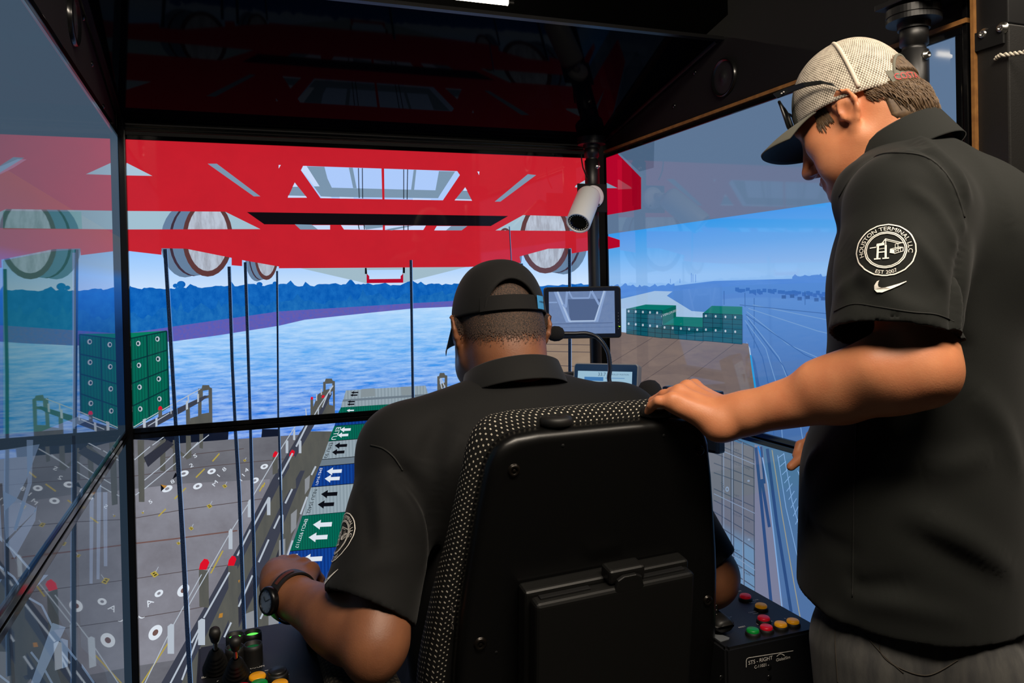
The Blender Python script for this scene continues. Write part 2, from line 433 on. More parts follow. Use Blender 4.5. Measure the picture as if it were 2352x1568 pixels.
# red girders
fu.poly(RED, [(240, 300), (1420, 340), (1420, 500), (1201, 494), (517, 486), (240, 484)], [(517, 486), (1201, 494), (1136, 530), (600, 527)],
        [(240, 527), (600, 526), (1136, 529), (1420, 531), (1420, 568), (1353, 575), (1313, 582), (1312, 570), (1259, 571), (1193, 589), (1196, 603), (1174, 606), (1075, 613), (640, 616), (641, 612), (556, 597), (556, 611), (532, 609), (532, 592), (427, 571), (371, 570), (371, 585), (293, 576), (240, 588)])
fu.poly(BLACKBAR, [(567, 487), (1167, 496), (1127, 519), (607, 515)])
fu.poly(SKYW, [(696, 381), (1050, 393), (1056, 402), (1017, 460), (736, 455), (691, 391)])
fu.poly(SLATE, [(705, 382), (745, 383), (752, 410), (762, 431), (1000, 437), (1008, 393), (1045, 394), (1010, 448), (1006, 455), (738, 452), (722, 430)],
        [(801, 385), (810, 385), (819, 432), (811, 432)], [(950, 390), (956, 390), (951, 436), (944, 436)])
fu.poly(SKYW, [(754, 385), (794, 386), (804, 431), (765, 430)], [(960, 391), (1005, 393), (995, 436), (953, 435)])
fu.poly(PALEB, [(737, 451), (760, 452), (762, 455), (738, 455)], [(780, 452), (812, 453), (812, 456), (780, 456)], [(948, 455), (990, 457), (990, 459), (948, 459)], [(696, 381), (704, 381), (734, 428), (722, 428), (692, 391)])
fu.line(INK, [[(823, 386), (825, 455)], [(832, 386), (833, 456)], [(927, 389), (927, 457)], [(936, 389), (935, 458)]], 1.8)
fu.poly(RED, [(876, 386), (882, 386), (883, 460), (878, 460)])
fu.poly(SLATE, [(677, 419), (705, 454), (661, 454)], [(1068, 430), (1084, 461), (1044, 460)], [(477, 376), (498, 376), (598, 451), (583, 451)], [(1212, 400), (1231, 402), (1149, 463), (1136, 463)])
fu.poly(PALEB, [(677, 419), (684, 429), (672, 429)], [(1068, 430), (1073, 438), (1063, 438)], [(640, 379), (645, 379), (640, 387)], [(1096, 394), (1101, 394), (1100, 402)], [(662, 449), (702, 450), (705, 454), (661, 454)], [(1046, 457), (1082, 458), (1084, 461), (1044, 460)])
PALET = pm('pale_triangle', (168, 194, 214))
fu.poly(PALET, [(289, 373), (350, 404), (240, 402), (240, 398)], [(1322, 426), (1350, 410), (1420, 440), (1320, 430)])
fu.poly(PALEB, [(690, 517), (758, 517), (758, 527), (700, 527)], [(783, 517), (879, 518), (879, 528), (790, 527)], [(884, 518), (978, 518), (972, 528), (884, 528)], [(1003, 519), (1040, 519), (1030, 529), (997, 529)])
fu.poly(SLATE, [(677, 515), (716, 516), (730, 527), (690, 527)], [(836, 517), (879, 517), (879, 522), (840, 527)], [(1036, 519), (1073, 519), (1060, 529), (1024, 529)], [(884, 527), (930, 519), (950, 518), (900, 529)])
fu.line(INK, [[(823, 516), (825, 527)], [(836, 516), (837, 527)], [(927, 518), (927, 528)], [(937, 518), (937, 528)]], 2)
# green stack by the corner
fu.poly(GRNT, [(262, 764), (306, 764), (383, 759), (300, 778), (262, 786)])
fu.poly(GRN, [(262, 786), (300, 777), (383, 760), (389, 935), (306, 984), (262, 1000)])
TLs = [(300, 777), (383, 760), (389, 935), (306, 984)]
fu.line(GRND, [[lerp(TLs[0], TLs[3], k / 4), lerp(TLs[1], TLs[2], k / 4)] for k in range(1, 4)] + [[lerp(TLs[0], TLs[1], .45), lerp(TLs[3], TLs[2], .45)], [TLs[1], TLs[2]], [TLs[0], TLs[1]]], 3)
for k in range(4):
    for t in (0.21, 0.74):
        c = lerp(lerp(TLs[0], TLs[1], t), lerp(TLs[3], TLs[2], t), (k + .3) / 4); fu.ell(RAIL, c[0], c[1], 5, 6); fu.ell(GRND, c[0] - .8, c[1], 2.5, 3.5)
# lashing bridge left of the corner stack
fu.poly(STEELG, [(455, 892), (463, 892), (465, 884), (480, 884), (482, 889), (487, 891), (488, 975), (455, 980)])
fu.poly(WATER, [(466, 897), (479, 895), (479, 907), (466, 911)], [(463, 918), (479, 913), (480, 947), (463, 950)])
fu.poly(WALK, [(455, 915), (470, 908), (479, 908), (462, 922), (420, 945), (310, 1005), (306, 984)])
fu.poly(STEELG, [(427, 938), (436, 935), (438, 1000), (428, 1000)], [(437, 960), (455, 955), (455, 978), (437, 985)])
fu.poly(RAIL, [(427, 922), (432, 920), (432, 939), (427, 941)], [(453, 905), (457, 904), (457, 922), (453, 924)], [(431, 907), (434, 906), (434, 922), (431, 924)], [(328, 963), (335, 960), (335, 982), (329, 984)], [(357, 960), (362, 958), (362, 978), (357, 980)])
fu.line(RAIL, [[(306, 981), (330, 966), (389, 932), (460, 893)], [(340, 978), (389, 948)], [(393, 935), (393, 950)]], 2)
fu.poly(STEELG, [(364, 941), (372, 940), (373, 956), (364, 958)]); fu.poly(REDC, [(363, 939), (365, 933), (370, 932), (373, 936), (373, 940), (364, 941)])
# centre lashing bridge top and towers
for (x0, y0, w_, h) in ((742, 869, 27, 120), (1004, 856, 23, 130)):
    fu.poly(STEELG, [(x0, y0 + 8), (x0 + 4, y0 + 7), (x0 + 6, y0), (x0 + w_ - 7, y0), (x0 + w_ - 5, y0 + 5), (x0 + w_, y0 + 6), (x0 + w_, y0 + h), (x0, y0 + h)])
    fu.poly(WATER, [(x0 + 6, y0 + 12), (x0 + w_ - 6, y0 + 11), (x0 + w_ - 6, y0 + 22), (x0 + 6, y0 + 26)], [(x0 + 13, y0 + 36), (x0 + w_ - 5, y0 + 28), (x0 + w_ - 4, y0 + 62), (x0 + 14, y0 + 60)])
fu.poly(STEELG, [(742, 898), (730, 905), (706, 970), (680, 1010), (760, 1010), (752, 960), (756, 900)], [(713, 916), (719, 916), (720, 960), (713, 962)], [(736, 915), (746, 912), (746, 960), (736, 960)])
fu.poly(WALK, [(758, 893), (741, 930), (706, 990), (690, 1010), (712, 1010), (740, 950), (762, 905)])
fu.poly(REDC, [(713, 918), (714, 911), (719, 911), (719, 916)], [(738, 914), (740, 907), (745, 907), (745, 912)])
fu.line(RAIL, [[(765, 885), (735, 930), (700, 990), (690, 1010)], [(752, 905), (740, 935)], [(727, 904), (727, 920)], [(738, 892), (738, 906)], [(758, 890), (758, 906)], [(702, 938), (704, 960)], [(731, 935), (731, 953)], [(1010, 870), (1014, 890), (1024, 905)], [(1012, 868), (1022, 890)]], 2.4)
# far containers
fu.poly(GRYC, [(794, 896), (977, 885), (983, 905), (788, 919)], [(786, 921), (983, 907), (1020, 920), (783, 935)])
fu.poly(GRYD, [(788, 917), (983, 904), (984, 909), (786, 922)]); fu.poly(GRYT, [(830, 893), (860, 891), (862, 909), (828, 912)], [(920, 888), (945, 887), (950, 905), (922, 908)])
fu.poly(GRN, [(783, 935), (1060, 917), (1090, 930), (775, 951)]); fu.poly(BLUC, [(775, 951), (1090, 930), (1100, 950), (766, 984)])
def arrow(P, m, x, y, L_, h):
    P.poly(m, [(x, y), (x + L_ * .42, y - h * .55), (x + L_ * .40, y - h * .22), (x + L_, y - h * .3), (x + L_ * .97, y + h * .2), (x + L_ * .37, y + h * .26), (x + L_ * .35, y + h * .55)])
for (x, y, m) in ((806, 901, INK), (804, 907, INK), (798, 922, INK), (797, 928, INK), (796, 942, WHT), (780, 976, WHT)): arrow(fu, m, x, y, 17, 6)
# ropes
for L_, wd in (([(379, 572), (404, 980)], 8.5), ([(526, 612), (533, 830), (540, 975)], 7), ([(563, 602), (566, 700), (575, 975)], 6.5), ([(636, 622), (639, 970)], 4), ([(943, 597), (948, 930)], 5.5), ([(1307, 572), (1308, 960)], 6.5), ([(1198, 605), (1200, 700)], 4), ([(1169, 520), (1174, 610)], 1.8)):
    fu.line(ROPEL, [[(x + wd * .62, y) for x, y in L_]], 1.0); fu.line(ROPE, [L_], wd)

# ================= front lower
fl = Pic(1, DY, -1, FX0, FX1, ZL0, ZL1)
fl.fill(WATER)
fl.poly(HULL, [(240, 985), (470, 985), (525, 990), (524, 1009), (415, 1020), (240, 1020)], [(602, 985), (640, 985), (640, 1004), (600, 1006)])
fl.poly(DECK, [(240, 1012), (306, 1009), (340, 1010), (411, 1018), (526, 1009), (688, 998), (760, 1010), (1420, 1010), (1420, 1720), (240, 1720)])
fl.poly(DECKL, [(240, 1130), (420, 1110), (620, 1100), (600, 1260), (500, 1500), (240, 1540)])
fl.line(SEAM, [[(306, 1093), (480, 1070), (690, 1050)], [(306, 1190), (420, 1170), (640, 1140)], [(306, 1329), (420, 1312), (540, 1295)], [(306, 1420), (440, 1398), (470, 1392)], [(380, 1050), (560, 1030)]], 1.6)
fl.line(RUST, [[(306, 1248), (400, 1237), (545, 1218)]], 3.2)
for (x, y, rx, ry, rot) in ((422, 1087, 12, 6.5, -18), (486, 1082, 10, 6, -20), (384, 1122, 13, 7, -22), (454, 1116, 11, 6.5, -22), (607, 1071, 9, 5.5, -20), (585, 1103, 10, 6, -25), (421, 1355, 17, 11, -48), (357, 1452, 20, 13, -52), (365, 1362, 11, 7, -35)):
    fl.ell(WHT, x, y, rx, ry, rot); fl.ell(DECKL if rx < 15 else RUST, x, y, rx * .42, ry * .42, rot)
MARK = [('S', 450, 1050, -.45), ('2', 441, 1072, -.4), ('8', 398, 1109, -.45), ('M', 497, 1112, -.9), ('1', 505, 1094, -.9), ('8', 518, 1080, -.8), ('1', 556, 1104, -.9), ('1', 562, 1093, -.9), ('4', 569, 1082, -.8), ('5', 348, 1155, -.6), ('A', 347, 1388, -.7), ('(', 327, 1418, -1.2)]
for (t_, x, y, a) in MARK: fl.text(WHT, t_, (x, y), (math.cos(a), math.sin(a)), (math.sin(a) * .6, -math.cos(a) * .6), 20 if y < 1200 else 30)
fl.line(YEL, [[(488, 1059), (504, 1041)], [(450, 1096), (470, 1076)], [(401, 1145), (427, 1120)], [(364, 1185), (381, 1168)], [(596, 1128), (604, 1113)], [(484, 1316), (512, 1264)], [(326, 1568), (386, 1476)], [(604, 1118), (608, 1108)]], 3)
for (x, y, r_) in ((516, 1116, 6), (481, 1162, 7), (355, 1318, 10), (439, 1213, 6), (410, 1247, 5), (328, 1177, 3), (562, 1057, 4)):
    fl.poly(YEL, [(x - r_, y - r_ * .2), (x + r_ * .2, y - r_ * .8), (x + r_, y + r_ * .1), (x - r_ * .1, y + r_ * .8)])
    fl.line(INK, [[(x - r_ * .4, y - r_ * .1), (x + r_ * .1, y - r_ * .3)], [(x - r_ * .1, y + r_ * .3), (x + r_ * .5, y)]], r_ * .22)
    fl.line(RAIL, [[(x + r_ * .3, y - r_ * .6), (x + r_ * .9, y - r_ * 1.7)]], 1.2)
fl.poly(INK, [(369, 1112), (384, 1115), (370, 1128)], [(396, 1100), (403, 1084), (408, 1092)])
fl.poly(AMB, [(369, 1112), (384, 1115), (378, 1121)])
# left bridge legs below the bar
fl.poly(STEELG, [(316, 1010), (331, 1010), (332, 1152), (319, 1152)], [(368, 1010), (380, 1010), (380, 1083), (368, 1080)], [(427, 1000), (438, 1000), (440, 1050), (428, 1055)], [(458, 975), (467, 975), (466, 1030), (458, 1028)], [(397, 1010), (404, 1010), (404, 1080), (398, 1080)])
fl.line(STEELG, [[(330, 1060), (380, 1008)], [(385, 1018), (432, 1052)]], 6); fl.poly(WALKD, [(330, 1050), (385, 1010), (400, 1020), (340, 1072)])
fl.line(RAIL, [[(306, 1058), (345, 1025)], [(332, 1102), (373, 1068), (402, 1040)], [(332, 1122), (410, 1058)], [(420, 1050), (455, 1015)], [(438, 1032), (480, 998)], [(306, 1140), (320, 1130)], [(350, 1022), (380, 1000)]], 2)
# centre stack of containers under the crane
ed = [(776, 951), (768, 978), (752, 1013), (735, 1055), (728, 1071), (715, 1118), (694, 1184), (666, 1265), (600, 1470), (560, 1620)]
kinds = [BLUC, GRN, GRYC, GRYD, BLUC, GRYC, GRN, BLUC, BLUC]
sl = [-.075, -.078, -.08, -.085, -.085, -.085, -.09, -.095, -.10, -.1]
for i, m in enumerate(kinds):
    a, b = ed[i], ed[i + 1]; X = 1400
    fl.poly(m, [a, (X, a[1] + sl[i] * (X - a[0])), (X, b[1] + sl[i + 1] * (X - b[0])), b])
    fl.line(GRND if m is GRN else INK, [[a, (X, a[1] + sl[i] * (X - a[0]))]], 1.4)
# container lettering, reading as on the photograph
CT = [(1, WHT, 'EITU', 0, 22, 7), (2, INK, 'EMU 93', 0, 16, 10), (4, WHT, 'EMU 91471', 0, 22, 14), (5, INK, 'NUU 35422', 0, 22, 16), (6, WHT, 'EMCU 9377117', 0, 24, 20), (7, WHT, 'EMCU 93', 0, 0, 22)]
for (i, m, t_, _z, L_, h) in CT:
    a, b = ed[i], ed[i + 1] if i < 7 else (640, 1340)
    d = nrm(np.array([b[0] - a[0], b[1] - a[1], 0]))[:2]; c = lerp(a, b, .5)
    o_ = (c[0] + 0.18 * h + 5, c[1]); v_, _f = text2d(t_); wid = np.ptp(v_[:, 0]); sz = math.hypot(b[0] - a[0], b[1] - a[1]) * .82 / wid
    fl.text(m, t_, o_, (-d[0] * 1.0, -d[1]), (-.9, .08), sz) if False else fl.text(m, t_, o_, (d[0], d[1]), (1.0, -.085), sz)
    y1 = lerp(a, b, .30); y2 = lerp(a, b, .66); s_ = h * 1.5 + 14
    for q in (y1, y2): arrow(fl, m, q[0] + h * 1.15 + 10, q[1] - s_ * .1, s_ * 1.0, s_ * .46)
fl.poly(pm('blue_side', (8, 70, 150)), [(617, 1408), (665, 1404), (665, 1470), (617, 1470)])
# near lashing bridge running up to the right
fl.poly(STEELG, [(350, 1720), (452, 1425), (549, 1250), (624, 1102), (690, 990), (762, 990), (745, 1040), (716, 1115), (690, 1180), (655, 1275), (640, 1330), (630, 1480), (600, 1720)])
fl.poly(PILL, [(616, 1330), (640, 1300), (640, 1480), (617, 1480)], [(560, 1410), (585, 1400), (587, 1500), (560, 1500)], [(641, 1240), (655, 1236), (655, 1290), (641, 1300)], [(668, 1180), (682, 1168), (680, 1210), (668, 1225)], [(700, 1100), (712, 1090), (710, 1120), (700, 1135)])
fl.poly(WALK, [(352, 1600), (400, 1600), (470, 1465), (548, 1300), (640, 1115), (722, 975), (700, 975), (624, 1102), (549, 1250), (452, 1425)], [(500, 1480), (530, 1480), (600, 1330), (640, 1230), (700, 1080), (690, 1080), (640, 1170), (570, 1320)])
fl.poly(WALKD, [(455, 1568), (480, 1568), (545, 1440), (600, 1330), (590, 1320), (520, 1440)], [(600, 1370), (612, 1370), (640, 1290), (640, 1260)])
fl.poly(DECKL, [(480, 1568), (505, 1568), (530, 1490), (520, 1480)])
P3 = [((457, 1305), (479, 1310), (480, 1395), (458, 1392), (457, 1283)), ((524, 1298), (545, 1298), (549, 1470), (526, 1470), (526, 1275)), ((626, 1048), (638, 1048), (638, 1085), (626, 1090), (627, 1036)), ((664, 1046), (677, 1046), (680, 1120), (666, 1125), (666, 1033))]
for p in P3: fl.poly(STEELG, list(p[:4]))
for (x0, x1, y0, y1) in ((457, 481, 1282, 1307), (523, 543, 1275, 1298), (626, 638, 1035, 1049), (664, 677, 1032, 1047)):
    q = (x1 - x0); fl.poly(REDC, [(x0, y1), (x0 + q * .12, y0 + (y1 - y0) * .45), (x0 + q * .5, y0), (x0 + q * .85, y0 + 2), (x1, y0 + (y1 - y0) * .35), (x0 + q * .72, y1)])
for (x0, x1, y0, y1) in ((430, 436, 1390, 1440), (385, 400, 1431, 1500), (455, 471, 1419, 1480), (525, 534, 1213, 1260), (569, 576, 1146, 1187), (613, 621, 1140, 1182), (642, 648, 1090, 1125), (656, 662, 1010, 1040), (673, 678, 985, 1010), (686, 692, 1010, 1040), (646, 651, 1180, 1225)):
    fl.poly(RAIL, [(x0, y0 + 6), (x0 + (x1 - x0) * .5, y0), (x1, y0 + 2), (x1, y1), (x0, y1)])
fl.line(RAIL, [[(322, 1590), (395, 1440), (463, 1318)], [(430, 1395), (530, 1220), (571, 1155), (645, 1030), (690, 960)]], 2)
fl.line(RAIL, [[(385, 1580), (432, 1490)], [(440, 1475), (465, 1428)], [(468, 1418), (527, 1313)], [(545, 1275), (575, 1215)], [(582, 1207), (617, 1142)], [(640, 1100), (672, 1040)], [(680, 1025), (705, 975)],
               [(418, 1560), (462, 1440)], [(515, 1462), (531, 1428)], [(548, 1392), (580, 1320)], [(594, 1290), (617, 1238)], [(629, 1213), (643, 1183)], [(655, 1155), (671, 1122)], [(598, 1420), (612, 1390)], [(655, 1290), (672, 1240)], [(690, 1180), (705, 1140)], [(715, 1090), (725, 1070)]], 4)
fl.poly(AMB, [(504, 1408), (512, 1406), (511, 1416), (502, 1418)], [(547, 1332), (551, 1330), (549, 1338)])
# ropes
for L_, wd in (([(404, 980), (420, 1250), (437, 1580)], 10), ([(540, 980), (549, 1130), (561, 1460)], 7.5), ([(575, 980), (580, 1180), (588, 1460)], 6.5), ([(640, 975), (645, 1160), (648, 1300)], 4.5)):
    fl.line(ROPEL, [[(x + wd * .62, y) for x, y in L_]], 1.0); fl.line(ROPE, [L_], wd)

# ================= right upper
ru = Pic(0, XR, -1, SY0, SY1, ZU0, ZU1)
SKYR = pm('sky_right', (60, 160, 235), 'grad', ramp=[(1.42, (140, 185, 235)), (1.50, (90, 165, 232)), (1.60, (22, 146, 232)), (1.84, (10, 140, 230))])
GIRD = pm('girder_grey', (92, 116, 146)); GIRDD = pm('girder_dark', (74, 98, 126))
LAND = pm('far_land', (74, 128, 208), 'noise', (92, 142, 214), (40, 6, 60), 0.3)
YARD = pm('yard', (72, 122, 192), 'grad', ramp=[(1.0, (66, 104, 158)), (1.2, (74, 116, 178)), (1.40, (84, 136, 208))])
INLET = pm('inlet', (158, 188, 220)); DOCK = pm('dock', (122, 106, 100), 'noise', (104, 92, 92), (6, 6, 30), 0.25)
G_T = pm('yard_green_top', (2, 112, 104)); G_F = pm('yard_green_front', (10, 82, 98)); G_S = pm('yard_green_side', (4, 92, 84)); G_D = pm('yard_green_line', (4, 48, 64))
YL = pm('yard_light', (110, 150, 200)); YDK = pm('yard_dark', (52, 96, 160)); FARB = pm('far_boxes', (56, 106, 182))
ru.fill(SKYR)
ru.poly(LAND, ragged(1360, 1550, lambda x: 656, 2.2, 5, 9) + [(1640, 645), (1820, 640)] + ragged(1820, 2240, lambda x: 636 - (x - 1820) * .03, 2.2, 6, 12) + [(2240, 700), (1360, 700)])
ru.line(LAND, [[(1588, 627), (1588, 648)], [(1592, 630), (1592, 648)], [(1598, 630), (1598, 648)], [(1540, 640), (1540, 650)], [(1562, 640), (1562, 650)]], 1.3)
ru.poly(YARD, [(1500, 672), (1700, 655), (1900, 648), (2240, 635), (2240, 1130), (1360, 1010), (1360, 690)])
ru.poly(INLET, [(1360, 700), (1428, 686), (1504, 668), (1545, 669), (1532, 679), (1589, 714), (1640, 718), (1640, 760), (1360, 780)])
for i in range(26):
    x = 1690 + i * 8 + random.uniform(-3, 3); y = 660 + random.uniform(-1, 6) + i * .35; ru.poly(FARB, [(x, y), (x + 9, y), (x + 9, y + random.uniform(6, 14)), (x, y + 8)])
for i in range(16): x = 1800 + i * 18 + random.uniform(-4, 4); y = 676 + i * .8 + random.uniform(-2, 6); ru.poly(YDK, [(x, y), (x + 10, y), (x + 10, y + 8), (x, y + 8)])
ru.line(YDK, [[(1712, 672), (1712, 705)], [(1664, 668), (1664, 700)], [(1850, 668), (1850, 700)], [(1733, 684), (1733, 800)]], 1.3)
ru.line(YL, [[(1712, 735), (1760, 800), (1790, 900), (1800, 1030)], [(1716, 715), (1810, 790), (1900, 830), (2100, 900)], [(1720, 708), (1880, 760), (2100, 810)], [(1730, 700), (1930, 740), (2150, 770)], [(1716, 725), (1790, 820), (1830, 920), (1850, 1040)]], 1.8)
ru.line(YDK, [[(1716, 745), (1752, 820), (1775, 920), (1780, 1030)], [(1714, 722), (1850, 815), (2050, 900)], [(1700, 700), (1900, 720), (2150, 745)], [(1720, 735), (1800, 840), (1860, 980)]], 1.8)
# dock, sliver of water
ru.poly(INLET, [(1716, 785), (1724, 800), (1738, 905), (1748, 1040), (1738, 1040), (1726, 850)])
ru.poly(pm('cyan_water', (30, 150, 215)), [(1722, 815), (1727, 815), (1740, 905), (1748, 1040), (1742, 1040), (1732, 905)])
ru.poly(YDK, [(1728, 815), (1735, 830), (1750, 905), (1760, 1040), (1749, 1040), (1741, 905)])
ru.poly(DOCK, [(1360, 752), (1440, 764), (1720, 789), (1728, 850), (1736, 905), (1742, 1045), (1360, 1000)])
ru.line(SEAM, [[(1500, 775), (1360, 860)], [(1560, 778), (1400, 900)], [(1620, 782), (1440, 900)], [(1690, 788), (1540, 900)]], 1.2)
# green container stacks
ru.poly(G_T, [(1440, 709), (1484, 699), (1554, 701), (1522, 713)], [(1522, 746), (1554, 727), (1618, 729), (1616, 752)], [(1616, 719), (1636, 702), (1706, 704), (1706, 723)])
ru.poly(G_F, [(1440, 709), (1522, 713), (1522, 776), (1440, 766)], [(1522, 746), (1616, 752), (1616, 783), (1522, 775)], [(1616, 719), (1706, 723), (1706, 790), (1616, 782)])
ru.poly(G_S, [(1522, 713), (1554, 701), (1554, 727), (1523, 746)]); ru.text(RAIL, 'EVERGREEN', (1539, 721), (1, -.38), (.05, -1), 7.5)
for (x0, x1, ya, yb, n, rows) in ((1440, 1522, (709, 713), (766, 776), 5, 6), (1522, 1616, (746, 752), (775, 783), 5, 3), (1616, 1706, (719, 723), (782, 790), 4, 6)):
    A, B, C_, D_ = (x0, ya[0]), (x1, ya[1]), (x1, yb[1]), (x0, yb[0])
    ru.line(G_D, [[lerp(A, B, i / n), lerp(D_, C_, i / n)] for i in range(n + 1)] + [[lerp(A, D_, j / rows), lerp(B, C_, j / rows)] for j in range(rows + 1)], 1.3)
    for i in range(n):
        for j in ((0, 3) if rows == 6 else (0,)):
            c = lerp(lerp(A, B, (i + .3) / n), lerp(D_, C_, (i + .3) / n), (j + .55) / rows); ru.ell(RAIL, c[0], c[1], 2.2, 3, n=10)
# girder and red ends
ru.poly(GIRD, [(1340, 300), (2240, 0), (2240, 412), (1925, 462), (1382, 540), (1340, 545)])
ru.poly(GIRDD, [(1400, 330), (1505, 300), (1503, 385), (1470, 394)])
ru.poly(REDD, [(1360, 340), (1415, 348), (1474, 408), (1474, 480), (1360, 500)], [(1360, 530), (1425, 551), (1425, 567), (1360, 579)])
ru.poly(RED_REFL, [(1430, 363), (1474, 408), (1474, 480), (1430, 488)]); ru.poly(SLATE, [(1378, 412), (1420, 432), (1378, 432)])  # right part of the red end: tone change from a screen reflection, painted in

# ================= right lower
rl = Pic(0, XR, -1, SY0, SY1, ZL0, ZL1)
ROAD = pm('road_right', (74, 106, 150), 'grad', ramp=[(0.2, (84, 108, 168)), (0.98, (72, 112, 148))])
CEND = pm('container_end', (104, 108, 118), 'grad', ramp=[(0.70, (104, 138, 172)), (0.74, (104, 108, 122)), (0.95, (106, 110, 120))]); CLIN = pm('container_end_line', (70, 80, 98)); CLIT = pm('container_end_light', (130, 150, 180))
PAVE = pm('pavement_right', (118, 122, 146)); NAVY = pm('navy_line', (42, 72, 120)); SKYL = pm('light_line', (126, 166, 214)); YLR = pm('yellow_line', (150, 148, 128))
rl.fill(ROAD)
rl.poly(CEND, [(1380, 960), (1655, 1003), (1733, 1028), (1737, 1370), (1700, 1340), (1640, 1300), (1380, 1160)])
def quadgrid(A, B, C_, D_, us, vs_, m, wd):
    rl.line(m, [[lerp(A, B, u), lerp(D_, C_, u)] for u in us] + [[lerp(A, D_, v), lerp(B, C_, v)] for v in vs_], wd)
QA = [((1640, 985), (1733, 1028), (1734, 1118), (1640, 1085)), ((1640, 1085), (1734, 1118), (1735, 1262), (1640, 1200)), ((1640, 1200), (1735, 1262), (1737, 1375), (1640, 1310))]
for q in QA:
    quadgrid(*q, (.2, .42, .48, .72, .98), (0, .32, .55, .78), CLIN, 2.2); quadgrid(*q, (.24, .45, .70), (.42,), CLIT, 1.4)
    for u, v, t_ in ((.56, .28, 'NET'), (.56, .40, 'CU.CAP'), (.56, .62, 'M.G.W'), (.80, .62, 'TARE')):
        c = lerp(lerp(q[0], q[1], u), lerp(q[3], q[2], u), v); rl.text(CLIN, t_, c, (1, .42), (0, -1), 6.5)
    c = lerp(lerp(q[0], q[1], .85), lerp(q[3], q[2], .85), .9); rl.ell(CLIT, c[0], c[1], 3, 2.5, n=10)
rl.text(CLIN, 'WHS', (1657, 1116), (.2, 1), (1, -.2), 9); rl.ell(CLIT, 1671, 1123, 4, 6); rl.ell(CEND, 1671, 1123, 1.8, 3)
rl.poly(PAVE, [(1734, 1020), (1752, 1025), (1800, 1400), (1775, 1600), (1736, 1600)])
rl.line(NAVY, [[(1737, 1027), (1750, 1160), (1772, 1385)], [(1763, 1030), (1785, 1200), (1818, 1405)], [(1750, 1100), (1768, 1210)]], 7)
rl.line(pm('cyan_line', (20, 120, 205)), [[(1742, 1024), (1750, 1050)]], 4); rl.line(NAVY, [[(1749, 1025), (1757, 1110)]], 5)
rl.line(SKYL, [[(1752, 1050), (1764, 1110), (1776, 1210), (1797, 1395)]], 2.6); rl.line(YLR, [[(1774, 1033), (1797, 1180), (1822, 1325), (1850, 1480)]], 2)
rl.line(SKYL, [[(1787, 1045), (1806, 1165), (1833, 1280), (1850, 1350)], [(1801, 1040), (1820, 1150), (1850, 1260)], [(1833, 1080), (1850, 1130), (1880, 1250)], [(1848, 1075), (1866, 1120)]] + [[(1787 + i * 5.1, 1052 + i * 19), (1801 + i * 4.9, 1042 + i * 17)] for i in range(14)] + [[(1835 + i * 5, 1085 + i * 17), (1850 + i * 5, 1077 + i * 15)] for i in range(8)], 1.5)

# ================= left upper and lower (dim, seen at a grazing angle)
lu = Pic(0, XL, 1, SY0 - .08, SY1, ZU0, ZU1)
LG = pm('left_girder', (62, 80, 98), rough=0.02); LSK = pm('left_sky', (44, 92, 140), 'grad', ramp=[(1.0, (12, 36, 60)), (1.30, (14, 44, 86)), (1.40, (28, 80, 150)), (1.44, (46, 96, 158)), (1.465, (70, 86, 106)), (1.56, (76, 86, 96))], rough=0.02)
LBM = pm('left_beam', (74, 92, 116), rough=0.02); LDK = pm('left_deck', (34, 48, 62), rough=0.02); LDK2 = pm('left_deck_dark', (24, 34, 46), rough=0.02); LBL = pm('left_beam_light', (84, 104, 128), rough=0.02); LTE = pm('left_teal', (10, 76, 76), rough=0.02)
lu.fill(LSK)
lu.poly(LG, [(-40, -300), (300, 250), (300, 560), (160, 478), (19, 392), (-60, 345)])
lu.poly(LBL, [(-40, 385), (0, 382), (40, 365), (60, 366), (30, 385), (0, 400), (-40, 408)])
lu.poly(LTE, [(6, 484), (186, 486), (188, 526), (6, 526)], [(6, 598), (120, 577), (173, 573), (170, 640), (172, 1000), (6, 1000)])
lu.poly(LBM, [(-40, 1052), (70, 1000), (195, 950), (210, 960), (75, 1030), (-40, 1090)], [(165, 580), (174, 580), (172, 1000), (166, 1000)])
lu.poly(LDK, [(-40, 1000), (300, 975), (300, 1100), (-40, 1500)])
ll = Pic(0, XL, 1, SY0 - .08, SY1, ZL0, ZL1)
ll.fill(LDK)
for ll_ in (lu, ll):
    ll_.poly(LBM, [(-40, 1040), (90, 1020), (60, 1100), (40, 1140), (34, 1150), (-40, 1220)], [(60, 1010), (75, 1010), (72, 1110), (36, 1220), (30, 1215), (62, 1110)], [(-40, 1100), (10, 1130), (80, 1165), (82, 1172), (-40, 1290)], [(20, 1240), (75, 1180), (84, 1160), (80, 1195), (22, 1300), (-40, 1400), (-40, 1340)],
            [(205, 1120), (215, 1120), (212, 1340), (205, 1340)], [(222, 1110), (232, 1110), (228, 1330), (221, 1330)], [(236, 1130), (246, 1130), (246, 1300), (238, 1300)])
    ll_.poly(LDK2, [(40, 1340), (75, 1310), (120, 1390), (160, 1470), (200, 1600), (150, 1600), (110, 1480)], [(-40, 1230), (10, 1240), (40, 1300), (50, 1330), (-40, 1330)], [(180, 1480), (240, 1540), (260, 1620), (180, 1620)])
    ll_.poly(LBL, [(140, 1465), (155, 1470), (155, 1530), (142, 1535)], [(75, 1320), (110, 1320), (60, 1370)], [(120, 1430), (150, 1440), (90, 1568), (70, 1568)])
    ll_.line(LBL, [[(-10, 1230), (30, 1265), (70, 1310)], [(-10, 1295), (30, 1325), (60, 1370), (95, 1390), (130, 1460), (175, 1515)], [(70, 1497), (100, 1535), (125, 1580)], [(185, 1525), (215, 1568)], [(-10, 1545), (20, 1568)]], 5)
    ll_.line(LDK2, [[(0, 1110), (12, 1320), (30, 1568)], [(168, 1000), (174, 1240), (184, 1568)]], 8)

